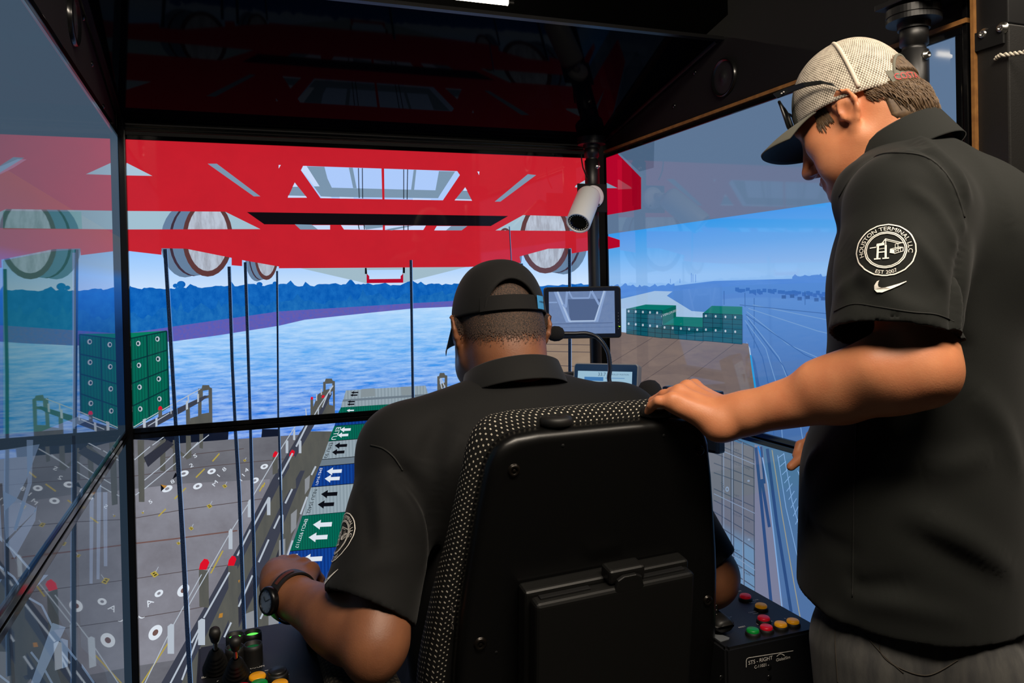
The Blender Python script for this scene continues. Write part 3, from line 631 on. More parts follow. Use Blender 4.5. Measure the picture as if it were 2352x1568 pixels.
for pic, lab, args in (
    (fu, 'upper front display screen showing red crane girders above blue water', (1, DY, -1, FX0, FX1, ZU0, ZU1)),
    (fl, 'lower front display screen showing ship deck and container tops', (1, DY, -1, FX0, FX1, ZL0, ZL1)),
    (ru, 'upper right-hand display screen with harbour yard and green container stacks', (0, XR, -1, SY0, SY1, ZU0, ZU1)),
    (rl, 'lower right-hand display screen with grey container doors and quay lanes', (0, XR, -1, SY0, SY1, ZL0, ZL1)),
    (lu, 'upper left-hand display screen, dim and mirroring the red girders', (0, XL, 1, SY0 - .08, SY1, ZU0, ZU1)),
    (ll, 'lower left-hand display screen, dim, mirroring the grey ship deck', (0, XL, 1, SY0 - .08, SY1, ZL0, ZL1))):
    pic.build(display_unit(lab, *args))
# ------------------------------------------------------------------ overhead panel, header boards, posts
PSL = 0.2236
def pz(y): return 1.885 + PSL * (2.45 - y)
YN = 1.74
op = thing('overhead_display', 'unlit glossy black overhead display panel sloping up above the red picture', 'screen', (0.5, DY, 1.87))
up = nrm([0, -1, PSL]); nn = nrm(np.cross([1, 0, 0], up))       # nn points down/back
nn = nn if nn[2] < 0 else -nn
def ppt(x, t, o): return np.array([x, 2.447, pz(2.447)]) + up * t + nn * o
TL_ = math.hypot(2.447 - YN, PSL * (2.447 - YN))
M_PANEL = mat('panel_glass', (4, 5, 9), 0.05, ior=1.055)
def slab(mb, x0, x1, t0, t1, o0, o1):
    P = [ppt(x, t, o) for o in (o0, o1) for (x, t) in ((x0, t0), (x1, t0), (x1, t1), (x0, t1))]
    mb.add(P, [(0, 1, 2, 3), (7, 6, 5, 4), (0, 4, 5, 1), (1, 5, 6, 2), (2, 6, 7, 3), (3, 7, 4, 0)])
m_ = MB(); slab(m_, XL + .012, XR - .012, .012, TL_ - .10, 0, -.05); m_.build('panel_housing', M_BLK, op)
m_ = MB(); slab(m_, XL + .014, XR - .014, .014, TL_ - .014, .0008, 0.0001); m_.build('panel_glass', M_PANEL, op)
m_ = MB(); slab(m_, XL + .002, XR - .002, 0, .012, .004, -.05); slab(m_, XL + .002, XR - .002, TL_ - .012, TL_, .004, -.006)
slab(m_, XL + .002, XL + .014, .012, TL_ - .012, .004, -.012); slab(m_, XR - .014, XR - .002, .012, TL_ - .012, .004, -.012)
m_.build('panel_frame', M_BLKG, op)
m_ = MB(); slab(m_, XR - .0165, XR - .014, .05, TL_ - .02, .0055, .0005); m_.build('edge_trim', M_STEEL, op)

def tagged(mb, name, m, label, cat, group=None): return tag(mb.build(name, m), label, cat, group)
M_ALU = mat('dark_anodised', (96, 88, 74), 0.32, 0.9)
for i, (z, y) in enumerate(((1.861, 2.434), (1.872, 2.440))):
    tagged(MB().box((XL + .01, y - .006, z - .0035), (XR - .06, y + .004, z + .0035), .001), 'metal_strip', M_ALU, ('lower' if i == 0 else 'upper') + ' of two thin metal strips above the front screen', 'strip', 'thin strips above the front screen')

def header(sgn, x, lab):
    root = thing('header_board', lab, 'panel', (x, 1.75, 1.875))
    y0 = 0.98 if sgn < 0 else 1.024
    zt = lambda y: pz(y) - .012 if y > YN else 2.60
    pl = [(2.46, 1.862), (y0, 1.862), (y0, 2.60), (YN - .01, 2.60), (YN - .01, pz(YN) + .06), (2.46, pz(2.46) + .06)]
    xi = x if sgn < 0 else x
    MB().prism(pl, (x, 0, 0), (0, 1, 0), (0, 0, 1), .018 if sgn > 0 else .018).build('board', M_BLKM, root) if sgn > 0 else MB().prism(pl, (x - .018, 0, 0), (0, 1, 0), (0, 0, 1), .018).build('board', M_BLKM, root)
    c = on(1665, 178, 0, x) if sgn > 0 else on(165, 45, 0, x)
    ins = -1 if sgn > 0 else 1
    r = .052
    sp = MB().rev((x + ins * .0002, c[1], c[2]), (x + ins * 1, c[1], c[2]), [(0, r), (.008, r * .98), (.010, r * .9), (.004, r * .84), (.004, r * .8)], 40)
    ring = sp.build('speaker_ring', M_BLKG, root)
    cone = MB().rev((x + ins * .0003, c[1], c[2]), (x + ins, c[1], c[2]), [(.004, r * .82), (.006, r * .5), (.0065, r * .2), (.008, r * .18), (.009, 0)], 32)
    cone.build('speaker_grille', mat('grille', (16, 16, 18), 0.6, bump=(900, .5, .001)), root)
    for (dy, dz) in ((.25, -.02), (.42, -.08), (.14, .05), (.55, -.09)):
        MB().rev((x + ins * .0002, c[1] + dy, c[2] + dz), (x + ins, c[1] + dy, c[2] + dz), [(0, .007), (.003, .006), (.004, 0)], 12).build('screw', M_BLKG, root)
    return root
header(1, XR + .004, 'black header board with round speaker above the right-hand screens')
header(-1, XL - .004, 'black header board with round speaker above the left-hand screens')
tagged(MB().box((XR - .010, 1.02, 1.853), (XR + .003, 2.43, 1.8615)), 'plywood_strip', M_PLY, 'long bare plywood edge along the top of the right-hand screens', 'strip')
p_a, p_b = on(2241, 160, 0, XR), on(2249, 160, 0, XR)
tagged(MB().box((XR - .012, min(p_a[1], p_b[1]), 0.0), (XR + .02, max(p_a[1], p_b[1]), 1.92)), 'plywood_strip', M_PLY, 'upright bare plywood edge beside the black rear post', 'strip')
tagged(MB().box((XR - .006, 1.0205, 0.0), (XR + .02, 1.0318, 1.9), .002), 'metal_upright', M_BLKG, 'thin black upright between the right-hand screens and the plywood edge', 'post')
# corner posts
def post_sq(x0, y0, x1, y1, lab): return tagged(MB().box((x0, y0, 0), (x1, y1, 1.90), .004), 'corner_post', M_BLKG, lab, 'post')
post_sq(XL - .001, DY - .028, XL + .020, DY - .004, 'square black post in the front corner beside the left-hand screens')
def pole(px, py, d, lab, ztop=1.905, zlow=0.0, rl_=.0195, rs=.0245):
    c = at(px, py, d); x, y = c[0], c[1]
    r = thing('support_pole', lab, 'post', (x, y, zlow), 'round black support poles of the simulator frame')
    MB().cyl((x, y, zlow), (x, y, 1.78), rl_, n=32).build('tube', M_BLK, r)
    MB().rev((x, y, 1.663), (x, y, 2), [(0, rl_ + .0005), (.002, rs), (.15, rs), (.152, rs - .004), (.16, rs - .004), (.162, rs), (.2, rs), (.201, 0)], 36).build('socket', M_BLK, r)
    MB().rev((x, y, 1.853), (x, y, 2), [(0, 0), (0, rs + .003), (.012, rs + .004), (.013, .047), (.021, .047), (.0215, .0452), (.0235, .0452), (.024, .047), (.037, .047), (.038, 0)], 48, False).build('flange', M_BLK, r)
    for a in (20, 140, 260):
        q = (x + .037 * math.cos(math.radians(a)), y + .037 * math.sin(math.radians(a)))
        MB().rev((q[0], q[1], 1.8905), (q[0], q[1], 2), [(0, .006), (.005, .0055), (.007, .003), (.0072, 0)], 12).build('bolt', M_STEEL, r)
    v = nrm(np.array([-x, -y, 0])); s_ = np.array([v[1], -v[0], 0]) * -1
    b = np.array([x, y, 1.80 if py < 300 else 1.79]) + v * rs * .62 + s_ * rs * .72
    dd = nrm(v * .62 + s_ * .72)
    MB().rev(b, b + dd, [(0, .0085), (.003, .0085), (.0035, .0062), (.008, .0058), (.0085, .003), (.006, .0028), (.006, 0)], 18).build('set_screw', M_STEEL, r)
    return r
pole(1364, 600, 2.62, 'round black corner pole carrying the white camera and small monitor')
pole(2101, 200, 1.43, 'round black pole with flange directly behind the light mesh cap', zlow=1.625)
# bracket arm from the rear pole to the rear post
tagged(MB().box((1.16, 1.0, 1.8975), (1.42, 1.13, 1.909), .002), 'mounting_plate', M_BLK, 'black flat plate bolted over the rear pole flange', 'bracket')
rp = thing('rear_post', 'thick square black rear post with two shiny bolts beside plywood edge', 'post', (1.32, .97, 0))
pf = on(2318, 200, 0, XR - .004)[1]
MB().box((XR - .004, pf, 0), (1.39, 1.005, 1.828), .003).build('column', M_POST, rp)
MB().box((XR - .005, pf - .0005, 1.8285), (1.391, 1.0065, 2.10), .002).build('top_bracket', M_BLK, rp)
for (px, py) in ((2262, 79), (2304, 65)):
    c = on(px, py, 0, XR - .005)
    MB().rev(c, c - np.array([1, 0, 0]), [(0, .0105), (.002, .0105), (.0025, .007), (.008, .0065), (.0085, .0035), (.006, .003), (.006, 0)], 20).build('bolt', M_STEEL, rp)
ca = on(2286, 135, 0, XR - .008); cb = on(2298, 127, 0, XR - .012)
cab = [ca + (cb - ca) * t for t in np.linspace(0, 1, 4)] + [cb + np.array([-.0 + .02 * t, -.10 * t, -.004 * math.sin(t * 3) - .003 * t]) for t in np.linspace(.08, 1, 16)]
hl = MB(); dense = []
for i in range(len(cab) - 1):
    for k in range(5): dense.append(cab[i] + (cab[i + 1] - cab[i]) * k / 5)
for s0 in (0, math.pi):
    hl.tube([p + np.array([math.cos(i * .55 + s0), 0, math.sin(i * .55 + s0)]) * .0022 for i, p in enumerate(dense)], .0021, 7)
tagged(hl, 'braided_cable', mat('braid', (196, 188, 172), 0.5), 'short twisted pale cable sticking out from the black rear post', 'cable')
tagged(MB().box((XR - .010, .95, 1.795), (XR - .0045, 1.008, 1.828), .001), 'cable_clip', M_BLKM, 'flat black strap around the rear post under the bracket', 'strap')

# LED tubes on the room ceiling beyond the simulator
M_LED = mat('led_tube', (255, 240, 214), emit=14.0)
def tube_light(x0, x1, y, z, lab):
    r = thing('tube_light', lab, 'lamp', ((x0 + x1) / 2, y, z), 'LED tube lights on the dark ceiling')
    MB().box((x0 - .02, y - .03, z + .012), (x1 + .02, y + .03, z + .06), .004).build('fitting', mat('fitting_white', (180, 180, 178), .5), r)
    MB().cyl((x0, y, z), (x1, y, z), .012, n=16).build('tube', M_LED, r)
    for x in (x0, x1): MB().cyl((x - .012, y, z), (x + .012, y, z), .015, n=16).build('end_cap', M_BLK, r)
c = on(1172, 7, 2, 2.62)
tube_light(c[0] - 1.22, c[0], c[1], 2.62, 'bright LED tube seen over the edge of the overhead panel')
tube_light(-2.45, -1.15, c[1] + .03, 2.62, 'LED tube on the ceiling beyond the left-hand screens')

# ------------------------------------------------------------------ camera on the corner pole
pc = at(1360, 450, 2.57)
sc_ = thing('security_camera', 'white bullet security camera hanging on the black corner pole', 'camera', pc)
tp = [on(1327, 421, 1, pc[1]), on(1394, 418, 1, pc[1]), on(1394, 484, 1, pc[1]), on(1328, 486, 1, pc[1])]
x0, x1 = tp[0][0], tp[1][0]; z0, z1 = tp[3][2], tp[0][2]
MB().box((x0, pc[1], z0), (x1, pc[1] + .006, z1), .001).build('mounting_plate', M_BLKM, sc_)
M_WCAM = mat('camera_white', (228, 228, 228), 0.42)
bc = on(1360, 452, 1, pc[1]); rb_ = .037
MB().rev(bc + [0, .0, 0], bc + [0, -1, 0], [(0, rb_), (.012, rb_), (.016, rb_ * .93), (.018, rb_ * .6), (.019, 0)], 40).build('base', M_WCAM, sc_)
for (px, py) in ((1374, 441), (1342, 443), (1375, 470)):
    c = on(px, py, 1, pc[1] - .0165); MB().cyl(c, c + [0, -.0012, 0], .0036, n=14).build('screw', M_BLK, sc_)
ja = bc + np.array([-.006, -.018, .004]); jb = on(1350, 449, 1, pc[1] - .045)
MB().tube([ja, (ja + jb) / 2 + [0, 0, .004], jb], [.012, .011, .012], 16).build('joint', M_WCAM, sc_)
ha = on(1354, 446, 1, pc[1] - .045); hb = on(1328, 512, 1, pc[1] - .125)
hd = nrm(hb - ha); hL = np.linalg.norm(hb - ha); R_ = .039
MB().rev(ha, hb, [(-.004, 0), (-.003, R_ * .7), (.004, R_ * .93), (.012, R_), (hL, R_), (hL + .002, R_ * .97), (hL + .002, R_ * .86), (hL - .004, R_ * .84)], 44).build('housing', M_WCAM, sc_)
MB().rev(hb - hd * .003, hb + hd, [(0, R_ * .85), (.0005, R_ * .62), (.0006, 0)], 40).build('lens_window', mat('lens_dark', (20, 19, 14), 0.08, spec=.8), sc_)
u_ = nrm(np.cross(hd, [0, 0, 1])); w2 = np.cross(hd, u_)
for i in range(22):
    q = 2 * math.pi * i / 22; p = hb - hd * .0022 + (u_ * math.cos(q) + w2 * math.sin(q)) * R_ * .72
    MB().rev(p, p + hd, [(0, .0022), (.001, .0016), (.0014, 0)], 8).build('infrared_led', mat('led_clear', (190, 186, 168), .15), sc_)
p = ha + hd * .03 + np.array([-.004, -.02, .026]); MB().ell(p, (.006, .004, .003), 14, 8).build('sensor_dot', M_BLK, sc_)
c0 = on(1336, 357, 1, pc[1] - .01); wire = [on(1335 + dx, y, 1, pc[1] - .012) for dx, y in ((0, 352), (1, 368), (4, 385), (9, 398), (14, 408))]
tagged(MB().tube(wire, .0022, 8), 'camera_cable', M_BLKM, 'thin black cable hanging beside the camera pole top', 'cable')

# ------------------------------------------------------------------ small monitors
def monitor(name, lab, px4, d, face_m, body_m, thick, rad, tiltq):
    """px4 corner pixels TL,TR,BR,BL on a plane at depth d"""
    P = [at(*q, dd) for q, dd in zip(px4, d)]
    c = sum(P) / 4; ux = nrm((P[1] - P[0]) + (P[2] - P[3])); uy = nrm((P[0] - P[3]) + (P[1] - P[2])); nz = nrm(np.cross(ux, uy)); uy = np.cross(nz, ux)
    w_ = (np.linalg.norm(P[1] - P[0]) + np.linalg.norm(P[2] - P[3])) / 2; h = (np.linalg.norm(P[0] - P[3]) + np.linalg.norm(P[1] - P[2])) / 2
    r = thing(name, lab, 'monitor', c - nz * thick)
    MB().prism(rrect(w_, h, rad), c - nz * thick, ux, uy, thick, .003).build('housing', body_m, r)
    MB().prism(rrect(w_ - .006, h - .006, rad * .9), c + nz * .0001, ux, uy, .0012).build('front_glass', face_m, r)
    return r, c + nz * .0016, ux, uy, nz, w_, h
M_NAVY = mat('navy_bezel', (20, 30, 48), 0.25)
mr_, mc, ux, uy, nz, mw, mh = monitor('small_monitor', 'small black monitor on the corner pole showing a grey gate picture', [(1248, 660), (1425, 656), (1428, 776), (1251, 778)], (2.42, 2.42, 2.42, 2.42), M_NAVY, M_BLK, .022, .010, 0)
def S(u, v, o=0): return mc + ux * u + uy * v + nz * o
class Flat:
    """polygons of one flat picture in (u,v) metres about a centre"""
    def __init__(s): s.v = []; s.f = []; s.mi = []; s.mats = []; s.l = 0
    def poly(s, m, *pp):
        for p in pp:
            if m not in s.mats: s.mats.append(m)
            n = len(s.v); s.v += [S(a, b, s.l * 4e-5) for a, b in p]
            tr = tessellate_polygon([[Vector((a, b, 0)) for a, b in p]]) if len(p) > 3 else [(0, 1, 2)]
            for t in tr:
                a, b, c_ = (s.v[n + i] for i in t)
                s.f.append(tuple(n + i for i in t) if np.cross(b - a, c_ - a) @ nz > 0 else tuple(n + i for i in t[::-1])); s.mi.append(s.mats.index(m))
        s.l += 1
    def line(s, m, L_, wd):
        pp = []
        for a, b in zip(L_, L_[1:]):
            a = np.array(a); b = np.array(b); d = (b - a) / np.hypot(*(b - a)); n = np.array([-d[1], d[0]]) * wd / 2; pp.append([tuple(a + n), tuple(a - n), tuple(b - n), tuple(b + n)])
        s.poly(m, *pp)
    def text(s, m, t, u, v, size, align='CENTER'):
        vv, ff = text2d(t, align); s.poly(m, *[[(u + vv[i][0] * size, v + vv[i][1] * size) for i in q] for q in ff])
    def build(s, parent, name='screen_picture'): return mesh_obj(name, s.v, s.f, None, parent, mats=s.mats, midx=s.mi)
MG = pm('gate_bg', (100, 124, 168), 'noise', (112, 134, 172), (60, 60, 60), .3, rough=.2, spec=.3); MGL = pm('gate_beam', (132, 158, 202), rough=.2, spec=.3); MGD = pm('gate_dark', (78, 98, 136), rough=.2, spec=.3); MGW = pm('gate_white', (168, 190, 222), rough=.2, spec=.3)
f_ = Flat(); a_, b_ = mw * .435, mh * .41
f_.poly(MG, [(-a_, -b_), (a_ * .96, -b_), (a_ * .96, b_), (-a_, b_)])
f_.poly(MGD, [(-.04, -.045 + .02), (.05, -.025), (.055, .042), (-.045, .042)])
f_.poly(MGL, [(-a_ * .85, b_), (-a_ * .7, b_), (-a_ * .33, -b_ * .45), (-a_ * .5, -b_ * .45)], [(a_ * .62, b_), (a_ * .72, b_), (a_ * .46, -b_ * .45), (a_ * .34, -b_ * .45)])
f_.line(MGW, [(-a_ * .74, b_), (-a_ * .40, -b_ * .40), (a_ * .36, -b_ * .40), (a_ * .66, b_)], .0045)
f_.line(MGL, [(-a_ * .45, b_), (-a_ * .50, b_ * .25), (-a_ * .58, b_ * .4)], .007); f_.line(MGL, [(a_ * .28, b_), (a_ * .50, b_ * .35)], .007); f_.line(MGL, [(-a_ * .4, b_), (-a_ * .3, b_ * .68), (a_ * .2, b_ * .68), (a_ * .26, b_)], .005)
f_.line(MGD, [(-a_ * .16, b_ * .18), (a_ * .30, b_ * .18)], .003); f_.line(MGL, [(-a_, b_ * .5), (-a_ * .75, b_ * .5)], .004)
f_.line(MGD, [(-a_, -b_ * .52), (a_ * .9, -b_ * .50)], .002); f_.line(MGD, [(-a_, -b_ * .70), (a_ * .9, -b_ * .69)], .001)
f_.build(mr_)
for k in range(6):
    p = S(mw * .462, -mh * (.02 + .06 * k), .0004); MB().cyl(p, p + nz * .0008, .0011, n=8).build('button', mat('print_grey', (130, 136, 146), .5), mr_)
p = S(mw * .475, -mh * .28, .0003); MB().ell(p, (.003, .0012, .0012), 10, 6, np.stack([ux, uy, nz], 1)).build('power_light', mat('power_green', (160, 230, 40), emit=1.2), mr_)
lt = MB(); letter(lt, 'EIZO', S(-mw * .02, -mh * .475, .0002), ux, uy, .006) if False else lt.box(S(-mw * .03, -mh * .47, .0001) - .001, S(-mw * .03, -mh * .47, .0001) + .001)
pl_ = at(1364, 600, 2.62); MB().box((mc[0] - .03, mc[1] + .012, mc[2] - .02), (mc[0] + .0, pl_[1] + .008, mc[2] + .02), .003).box((mc[0] - .03, pl_[1] - .012, mc[2] - .02), (pl_[0] + .005, pl_[1] + .012, mc[2] + .02), .003).build('wall_bracket', M_BLK, mr_)

tr_, mc, ux, uy, nz, mw, mh = monitor('tablet_display', 'grey edged tablet display with white readout below the small monitor', [(1318, 833), (1467, 836), (1462, 952), (1314, 946)], (2.30, 2.22, 2.19, 2.27), mat('tablet_bezel', (24, 62, 104), .2), mat('tablet_shell', (150, 152, 156), .45), .036, .008, 0)
TW = pm('tablet_white', (148, 184, 206), rough=.2, spec=.3); TBL = pm('tablet_blue', (60, 116, 172), rough=.2, spec=.3); TTX = pm('tablet_text', (62, 92, 118), rough=.2, spec=.3)
f_ = Flat(); a_, b_ = mw * .43, mh * .34
f_.poly(TW, [(-a_, -mh * .45), (a_ * .96, -mh * .45), (a_ * .96, b_), (-a_, b_)])
f_.poly(TBL, [(-a_ * .75, b_ * .42), (-.005, b_ * .42), (-.005, b_ * .65), (-a_ * .75, b_ * .65)])
f_.text(TTX, '33.7', .002, b_ * .72, .014, 'RIGHT'); f_.text(TTX, 'TROLLEY POSITION', a_ * .52, b_ * .78, .0062); f_.text(TTX, '0', 0, b_ * .1, .012, 'RIGHT')
f_.line(TBL, [(.0, b_ * .6), (a_ * .7, b_ * .6)], .0015)
f_.build(tr_)
q = at(1364, 600, 2.62); MB().box((mc[0] - .02, mc[1] + .012, mc[2] - .02), (mc[0] + .02, q[1], mc[2] + .01), .003).box((mc[0] - .02, q[1] - .012, mc[2] - .02), (q[0] + .01, q[1] + .012, mc[2] + .01), .003).build('arm_bracket', M_BLK, tr_)

# ------------------------------------------------------------------ microphones and box behind the hand
M_FOAM = mat('mic_foam', (10, 9, 11), 0.95, bump=(500, .6, .002)); M_NECK = mat('gooseneck', (22, 26, 36), 0.38)
def mic(lab, head, hax, neck, stand_to, k=1.0):
    r = thing('gooseneck_microphone', lab, 'microphone', stand_to)
    head = V3(head); hax = nrm(hax)
    MB().rev(head - hax * .022 * k, head + hax, [(a_ * k, b_ * k) for a_, b_ in ((0, 0), (.001, .006), (.005, .0135), (.014, .0185), (.026, .0195), (.036, .017), (.043, .0115), (.045, .006))], 28).build('foam_windshield', M_FOAM, r)
    n = []
    pts = [V3(p) for p in neck]
    for i in range(len(pts) - 1):
        for k in range(14):
            t = k / 14; p0 = pts[max(i - 1, 0)]; p1 = pts[i]; p2 = pts[i + 1]; p3 = pts[min(i + 2, len(pts) - 1)]
            n.append(.5 * ((2 * p1) + (-p0 + p2) * t + (2 * p0 - 5 * p1 + 4 * p2 - p3) * t * t + (-p0 + 3 * p1 - 3 * p2 + p3) * t ** 3))
    n.append(pts[-1])
    MB().tube(n, [.0052 + .0005 * (i % 2) for i in range(len(n))], 10).build('neck', M_NECK, r)
    s_ = V3(stand_to); e = pts[-1]
    MB().cyl(s_, (s_[0], s_[1], e[2] + .004), .008, n=16).build('stand_rod', M_BLK, r)
    if np.hypot(e[0] - s_[0], e[1] - s_[1]) > .01: MB().tube([e, (s_[0], s_[1], e[2])], .006, 8).build('stand_arm', M_BLK, r)
    MB().cyl(s_, s_ + [0, 0, .012], .03, n=24, bev=.003).build('foot', M_BLK, r)
DM = 1.95
hpt = at(1277, 766, DM); npts = [at(1294, 766, DM), at(1320, 766, DM), at(1350, 766, DM), at(1376, 778, DM), at(1396, 808, DM - .02), at(1401, 845, DM - .05), at(1399, 870, DM - .08), at(1407, 900, DM - .1)]
RCZ = 0.80
# ------------------------------------------------------------------ operator consoles
M_CON = mat('console_black', (12, 13, 16), 0.5, bump=(700, .15, .0005)); M_RUB = mat('rubber', (15, 14, 13), 0.55)
M_PRT = mat('print_white', (214, 210, 204), .6); M_CHR = mat('chrome', (214, 210, 202), 0.22, 1.0)
BTN = {'amber': mat('button_amber', (216, 146, 20), .35, emit=.16), 'red': mat('button_red', (190, 14, 36), .35, emit=.14), 'green': mat('button_green', (8, 128, 46), .35, emit=.10),
       'black': mat('button_black', (22, 22, 24), .4), 'dim': mat('button_green_dim', (6, 110, 60), .35, emit=.12), 'lit': mat('button_green_lit', (90, 250, 80), .3, emit=1.6)}
def console(lab, x0, x1, y0, y1, z, rad):
    r = thing('operator_console', lab, 'console', ((x0 + x1) / 2, (y0 + y1) / 2, 0))
    b = bmesh.new(); bmesh.ops.create_cube(b, size=1)
    for v in b.verts: v.co = Vector(((x0 + x1) / 2 + v.co.x * (x1 - x0), (y0 + y1) / 2 + v.co.y * (y1 - y0), z - .11 + v.co.z * .22))
    bmesh.ops.bevel(b, geom=[e for e in b.edges if abs(e.verts[0].co.z - e.verts[1].co.z) > .1], offset=rad, segments=6, affect='EDGES')
    bmesh.ops.bevel(b, geom=[e for e in b.edges if min(e.verts[0].co.z, e.verts[1].co.z) > z - .001], offset=.004, segments=2, affect='EDGES')
    MB().bm(b).build('body', M_CON, r)
    MB().box((x0 + .04, y0 + .06, .03), (x1 - .04, y1 - .06, z - .22), .004).build('pedestal', M_BLK, r)
    MB().box((x0 + .01, y0 + .02, 0), (x1 - .01, y1 - .02, .03), .004).build('foot', M_BLK, r)
    return r
def button(root, px, py, z, col, r=.0125, tall=.008, shroud=False, lab=None, pos=None):
    p = on(px, py, 2, z + tall + .004) if pos is None else V3(pos); p[2] = z
    if shroud:
        b = MB().rev(p, p + [0, 0, 1], [(0, r * 1.18), (tall, r * 1.18), (tall + .007, r * 1.14), (tall + .007, r * 1.0), (tall - .001, r * .98), (tall - .001, 0)], 28)
        o = b.build('push_button', M_RUB, root)
        MB().rev(p + [0, 0, tall - .0008], p + [0, 0, tall + 1], [(0, r * .96), (.0015, r * .92), (.0022, 0)], 28).build('lens', BTN[col], o)
    else:
        o = MB().rev(p, p + [0, 0, 1], [(0, r * 1.22), (tall * .55, r * 1.2), (tall * .7, r * 1.08), (tall * .7, 0)], 28).build('push_button', M_RUB, root)
        MB().rev(p + [0, 0, tall * .68], p + [0, 0, 1], [(0, r), (.003, r), (.0045, r * .9), (.005, 0)], 28).build('cap', BTN[col], o)
    return o
def lever(root, bx, by, tx, ty, z, zt):
    b = on(bx, by, 2, z); t = on(tx, ty, 2, zt); t[:2] = b[:2] + (t[:2] - b[:2]) * .25 if False else t[:2]
    d = nrm(t - b); L_ = np.linalg.norm(t - b)
    prof = [(0, .020)]
    for i in range(6):
        q = i / 6; R_ = .0195 - .011 * q; h = L_ * (.05 + .42 * q); prof += [(h, R_), (h + L_ * .03, R_ * 1.06), (h + L_ * .05, R_ * .86)]
    prof += [(L_ * .52, .006), (L_ * .54, .0045)]
    o = MB().rev(b, t, prof, 24).build('toggle_lever', M_RUB, root)
    MB().cyl(b + d * L_ * .5, b + d * L_ * .80, .0033, n=12).build('shaft', M_CHR, o)
    MB().rev(b + d * L_ * .74, t, [(0, .0045), (.003, .0062), (L_ * .17, .0085), (L_ * .24, .0076), (L_ * .26, 0)], 18).build('knob', M_RUB, o)
    return b
def labels(root, items, z, m=M_PRT, name='printed_labels'):
    for (s, px, py, size) in items:
        b = MB(); p = on(px, py, 2, z + .0006); letter(b, s, p, (1, 0, 0), (0, 1, 0), size); b.build('printed_label', m, root)
CZ = 0.80
lc = console('black left-hand operator console with two rubber-booted levers and lit green buttons', -.051, .16, 1.0, 1.46, CZ, .045)
for (px, py, c) in ((540, 1461, 'lit'), (580, 1455, 'lit'), (539, 1489, 'dim'), (581, 1482, 'dim')): button(lc, px, py, CZ, c, .0125, .026, True)
button(lc, 591, 1546, CZ, 'amber'); button(lc, 595, 1563, CZ, 'green'); button(lc, 642, 1563, CZ, 'amber'); button(lc, 556, 1572, CZ, 'red'); button(lc, 637, 1530, CZ, 'black', .0135, .016)
lever(lc, 497, 1540, 493, 1446, CZ, .895); lever(lc, 543, 1560, 540, 1466, CZ, .888)
labels(lc, [('BACKWARD', 500, 1551, .0085), ('BOOM', 591, 1533, .0075), ('TROLLEY', 640, 1556, .0080), ('L', 523, 1551, .008), ('T', 567, 1541, .007)], CZ)
b = MB()
for (x0_, y0_, x1_, y1_) in ((567, 1545, 576, 1543), (608, 1540, 616, 1538), (556, 1464, 562, 1463), (560, 1491, 566, 1490), (498, 1565, 502, 1562)):
    p, q = on(x0_, y0_, 2, CZ + .0006), on(x1_, y1_, 2, CZ + .0006); n = np.array([-(q - p)[1], (q - p)[0], 0]); n = n / np.linalg.norm(n) * .0006
    b = MB().add([p - n, q - n, q + n, p + n], [(0, 1, 2, 3)]); b.build('printed_line', M_PRT, lc)
jb_ = on(693, 1470, 2, CZ)
MB().box((.118, 1.325, CZ), (.172, 1.435, CZ + .035), .006).build('joystick_base', M_CON, lc)
q = on(685, 1461, 0, .118 - .0002); q = np.array([.130, 1.335, CZ + .0352]); MB().rev(q, q + [0, 0, 1], [(0, .005), (.001, .0045), (.0012, .002), (.0004, 0)], 14).build('screw', M_STEEL, lc)

rc_ = console('black right-hand operator console with coloured buttons and white maker lettering', .755, .953, 1.062, 1.60, CZ, .004)
for (px, py, c) in ((1712, 1363, 'red'), (1748, 1385, 'amber'), (1754, 1413, 'red'), (1760, 1434, 'red'), (1729, 1441, 'green'), (1793, 1427, 'amber'), (1821, 1420, 'amber')): button(rc_, px, py, CZ, c, .0105, .008)
labels(rc_, [('ON', 1699, 1358, .006), ('SPREADER', 1730, 1380, .006), ('TWIST', 1731, 1384, .006), ('CONTROL', 1735, 1405, .0055), ('STOP', 1737, 1409, .005), ('R', 1774, 1427, .006), ('E', 1805, 1421, .006), ('2', 1741, 1434, .006), ('RESET', 1706, 1440, .0055), ('UNLOCK', 1671, 1419, .0055)], CZ)
Yf = 1.062 - .0006
def FP(px, py): return on(px, py, 1, Yf)
b = MB()
letter(b, 'STS - RIGHT', FP(1747, 1520), (1, 0, 0), (0, 0, 1), .0092); letter(b, 'C-11021', FP(1747, 1532), (1, 0, 0), (0, 0, 1), .0072); letter(b, 'GlobalSim', FP(1799, 1515), (1, 0, 0), (0, 0, 1), .0072)
def strokes(mb, pts, wd, nrm_):
    for a, c in zip(pts, pts[1:]):
        a = V3(a); c = V3(c); d = nrm(c - a); n = np.cross(d, nrm_) * wd / 2; mb.add([a - n, c - n, c + n, a + n], [(0, 1, 2, 3)])
strokes(b, [FP(1714, 1532), FP(1714, 1517), FP(1716, 1512), FP(1720, 1510), FP(1822, 1494)], .0011, V3([0, -1, 0]))
strokes(b, [FP(1784 + i * 3, 1507 - 5.0 * math.sin(math.pi * i / 6) - i * .3) for i in range(7)], .0012, V3([0, -1, 0]))
b.build('maker_lettering', M_PRT, rc_)
for (px, py) in ((1767, 1531), (1767, 1555), (1657, 1556)): p = FP(px, py); MB().rev(p, p + [0, -1, 0], [(0, .0045), (.001, .004), (.0015, 0)], 14).build('screw', M_BLKG, rc_)
p4 = [on(1646, 1446, 2, CZ + .001), on(1679, 1466, 2, CZ + .001), on(1645, 1475, 2, CZ + .001)]
xa = max(.757, p4[0][0] - .02)
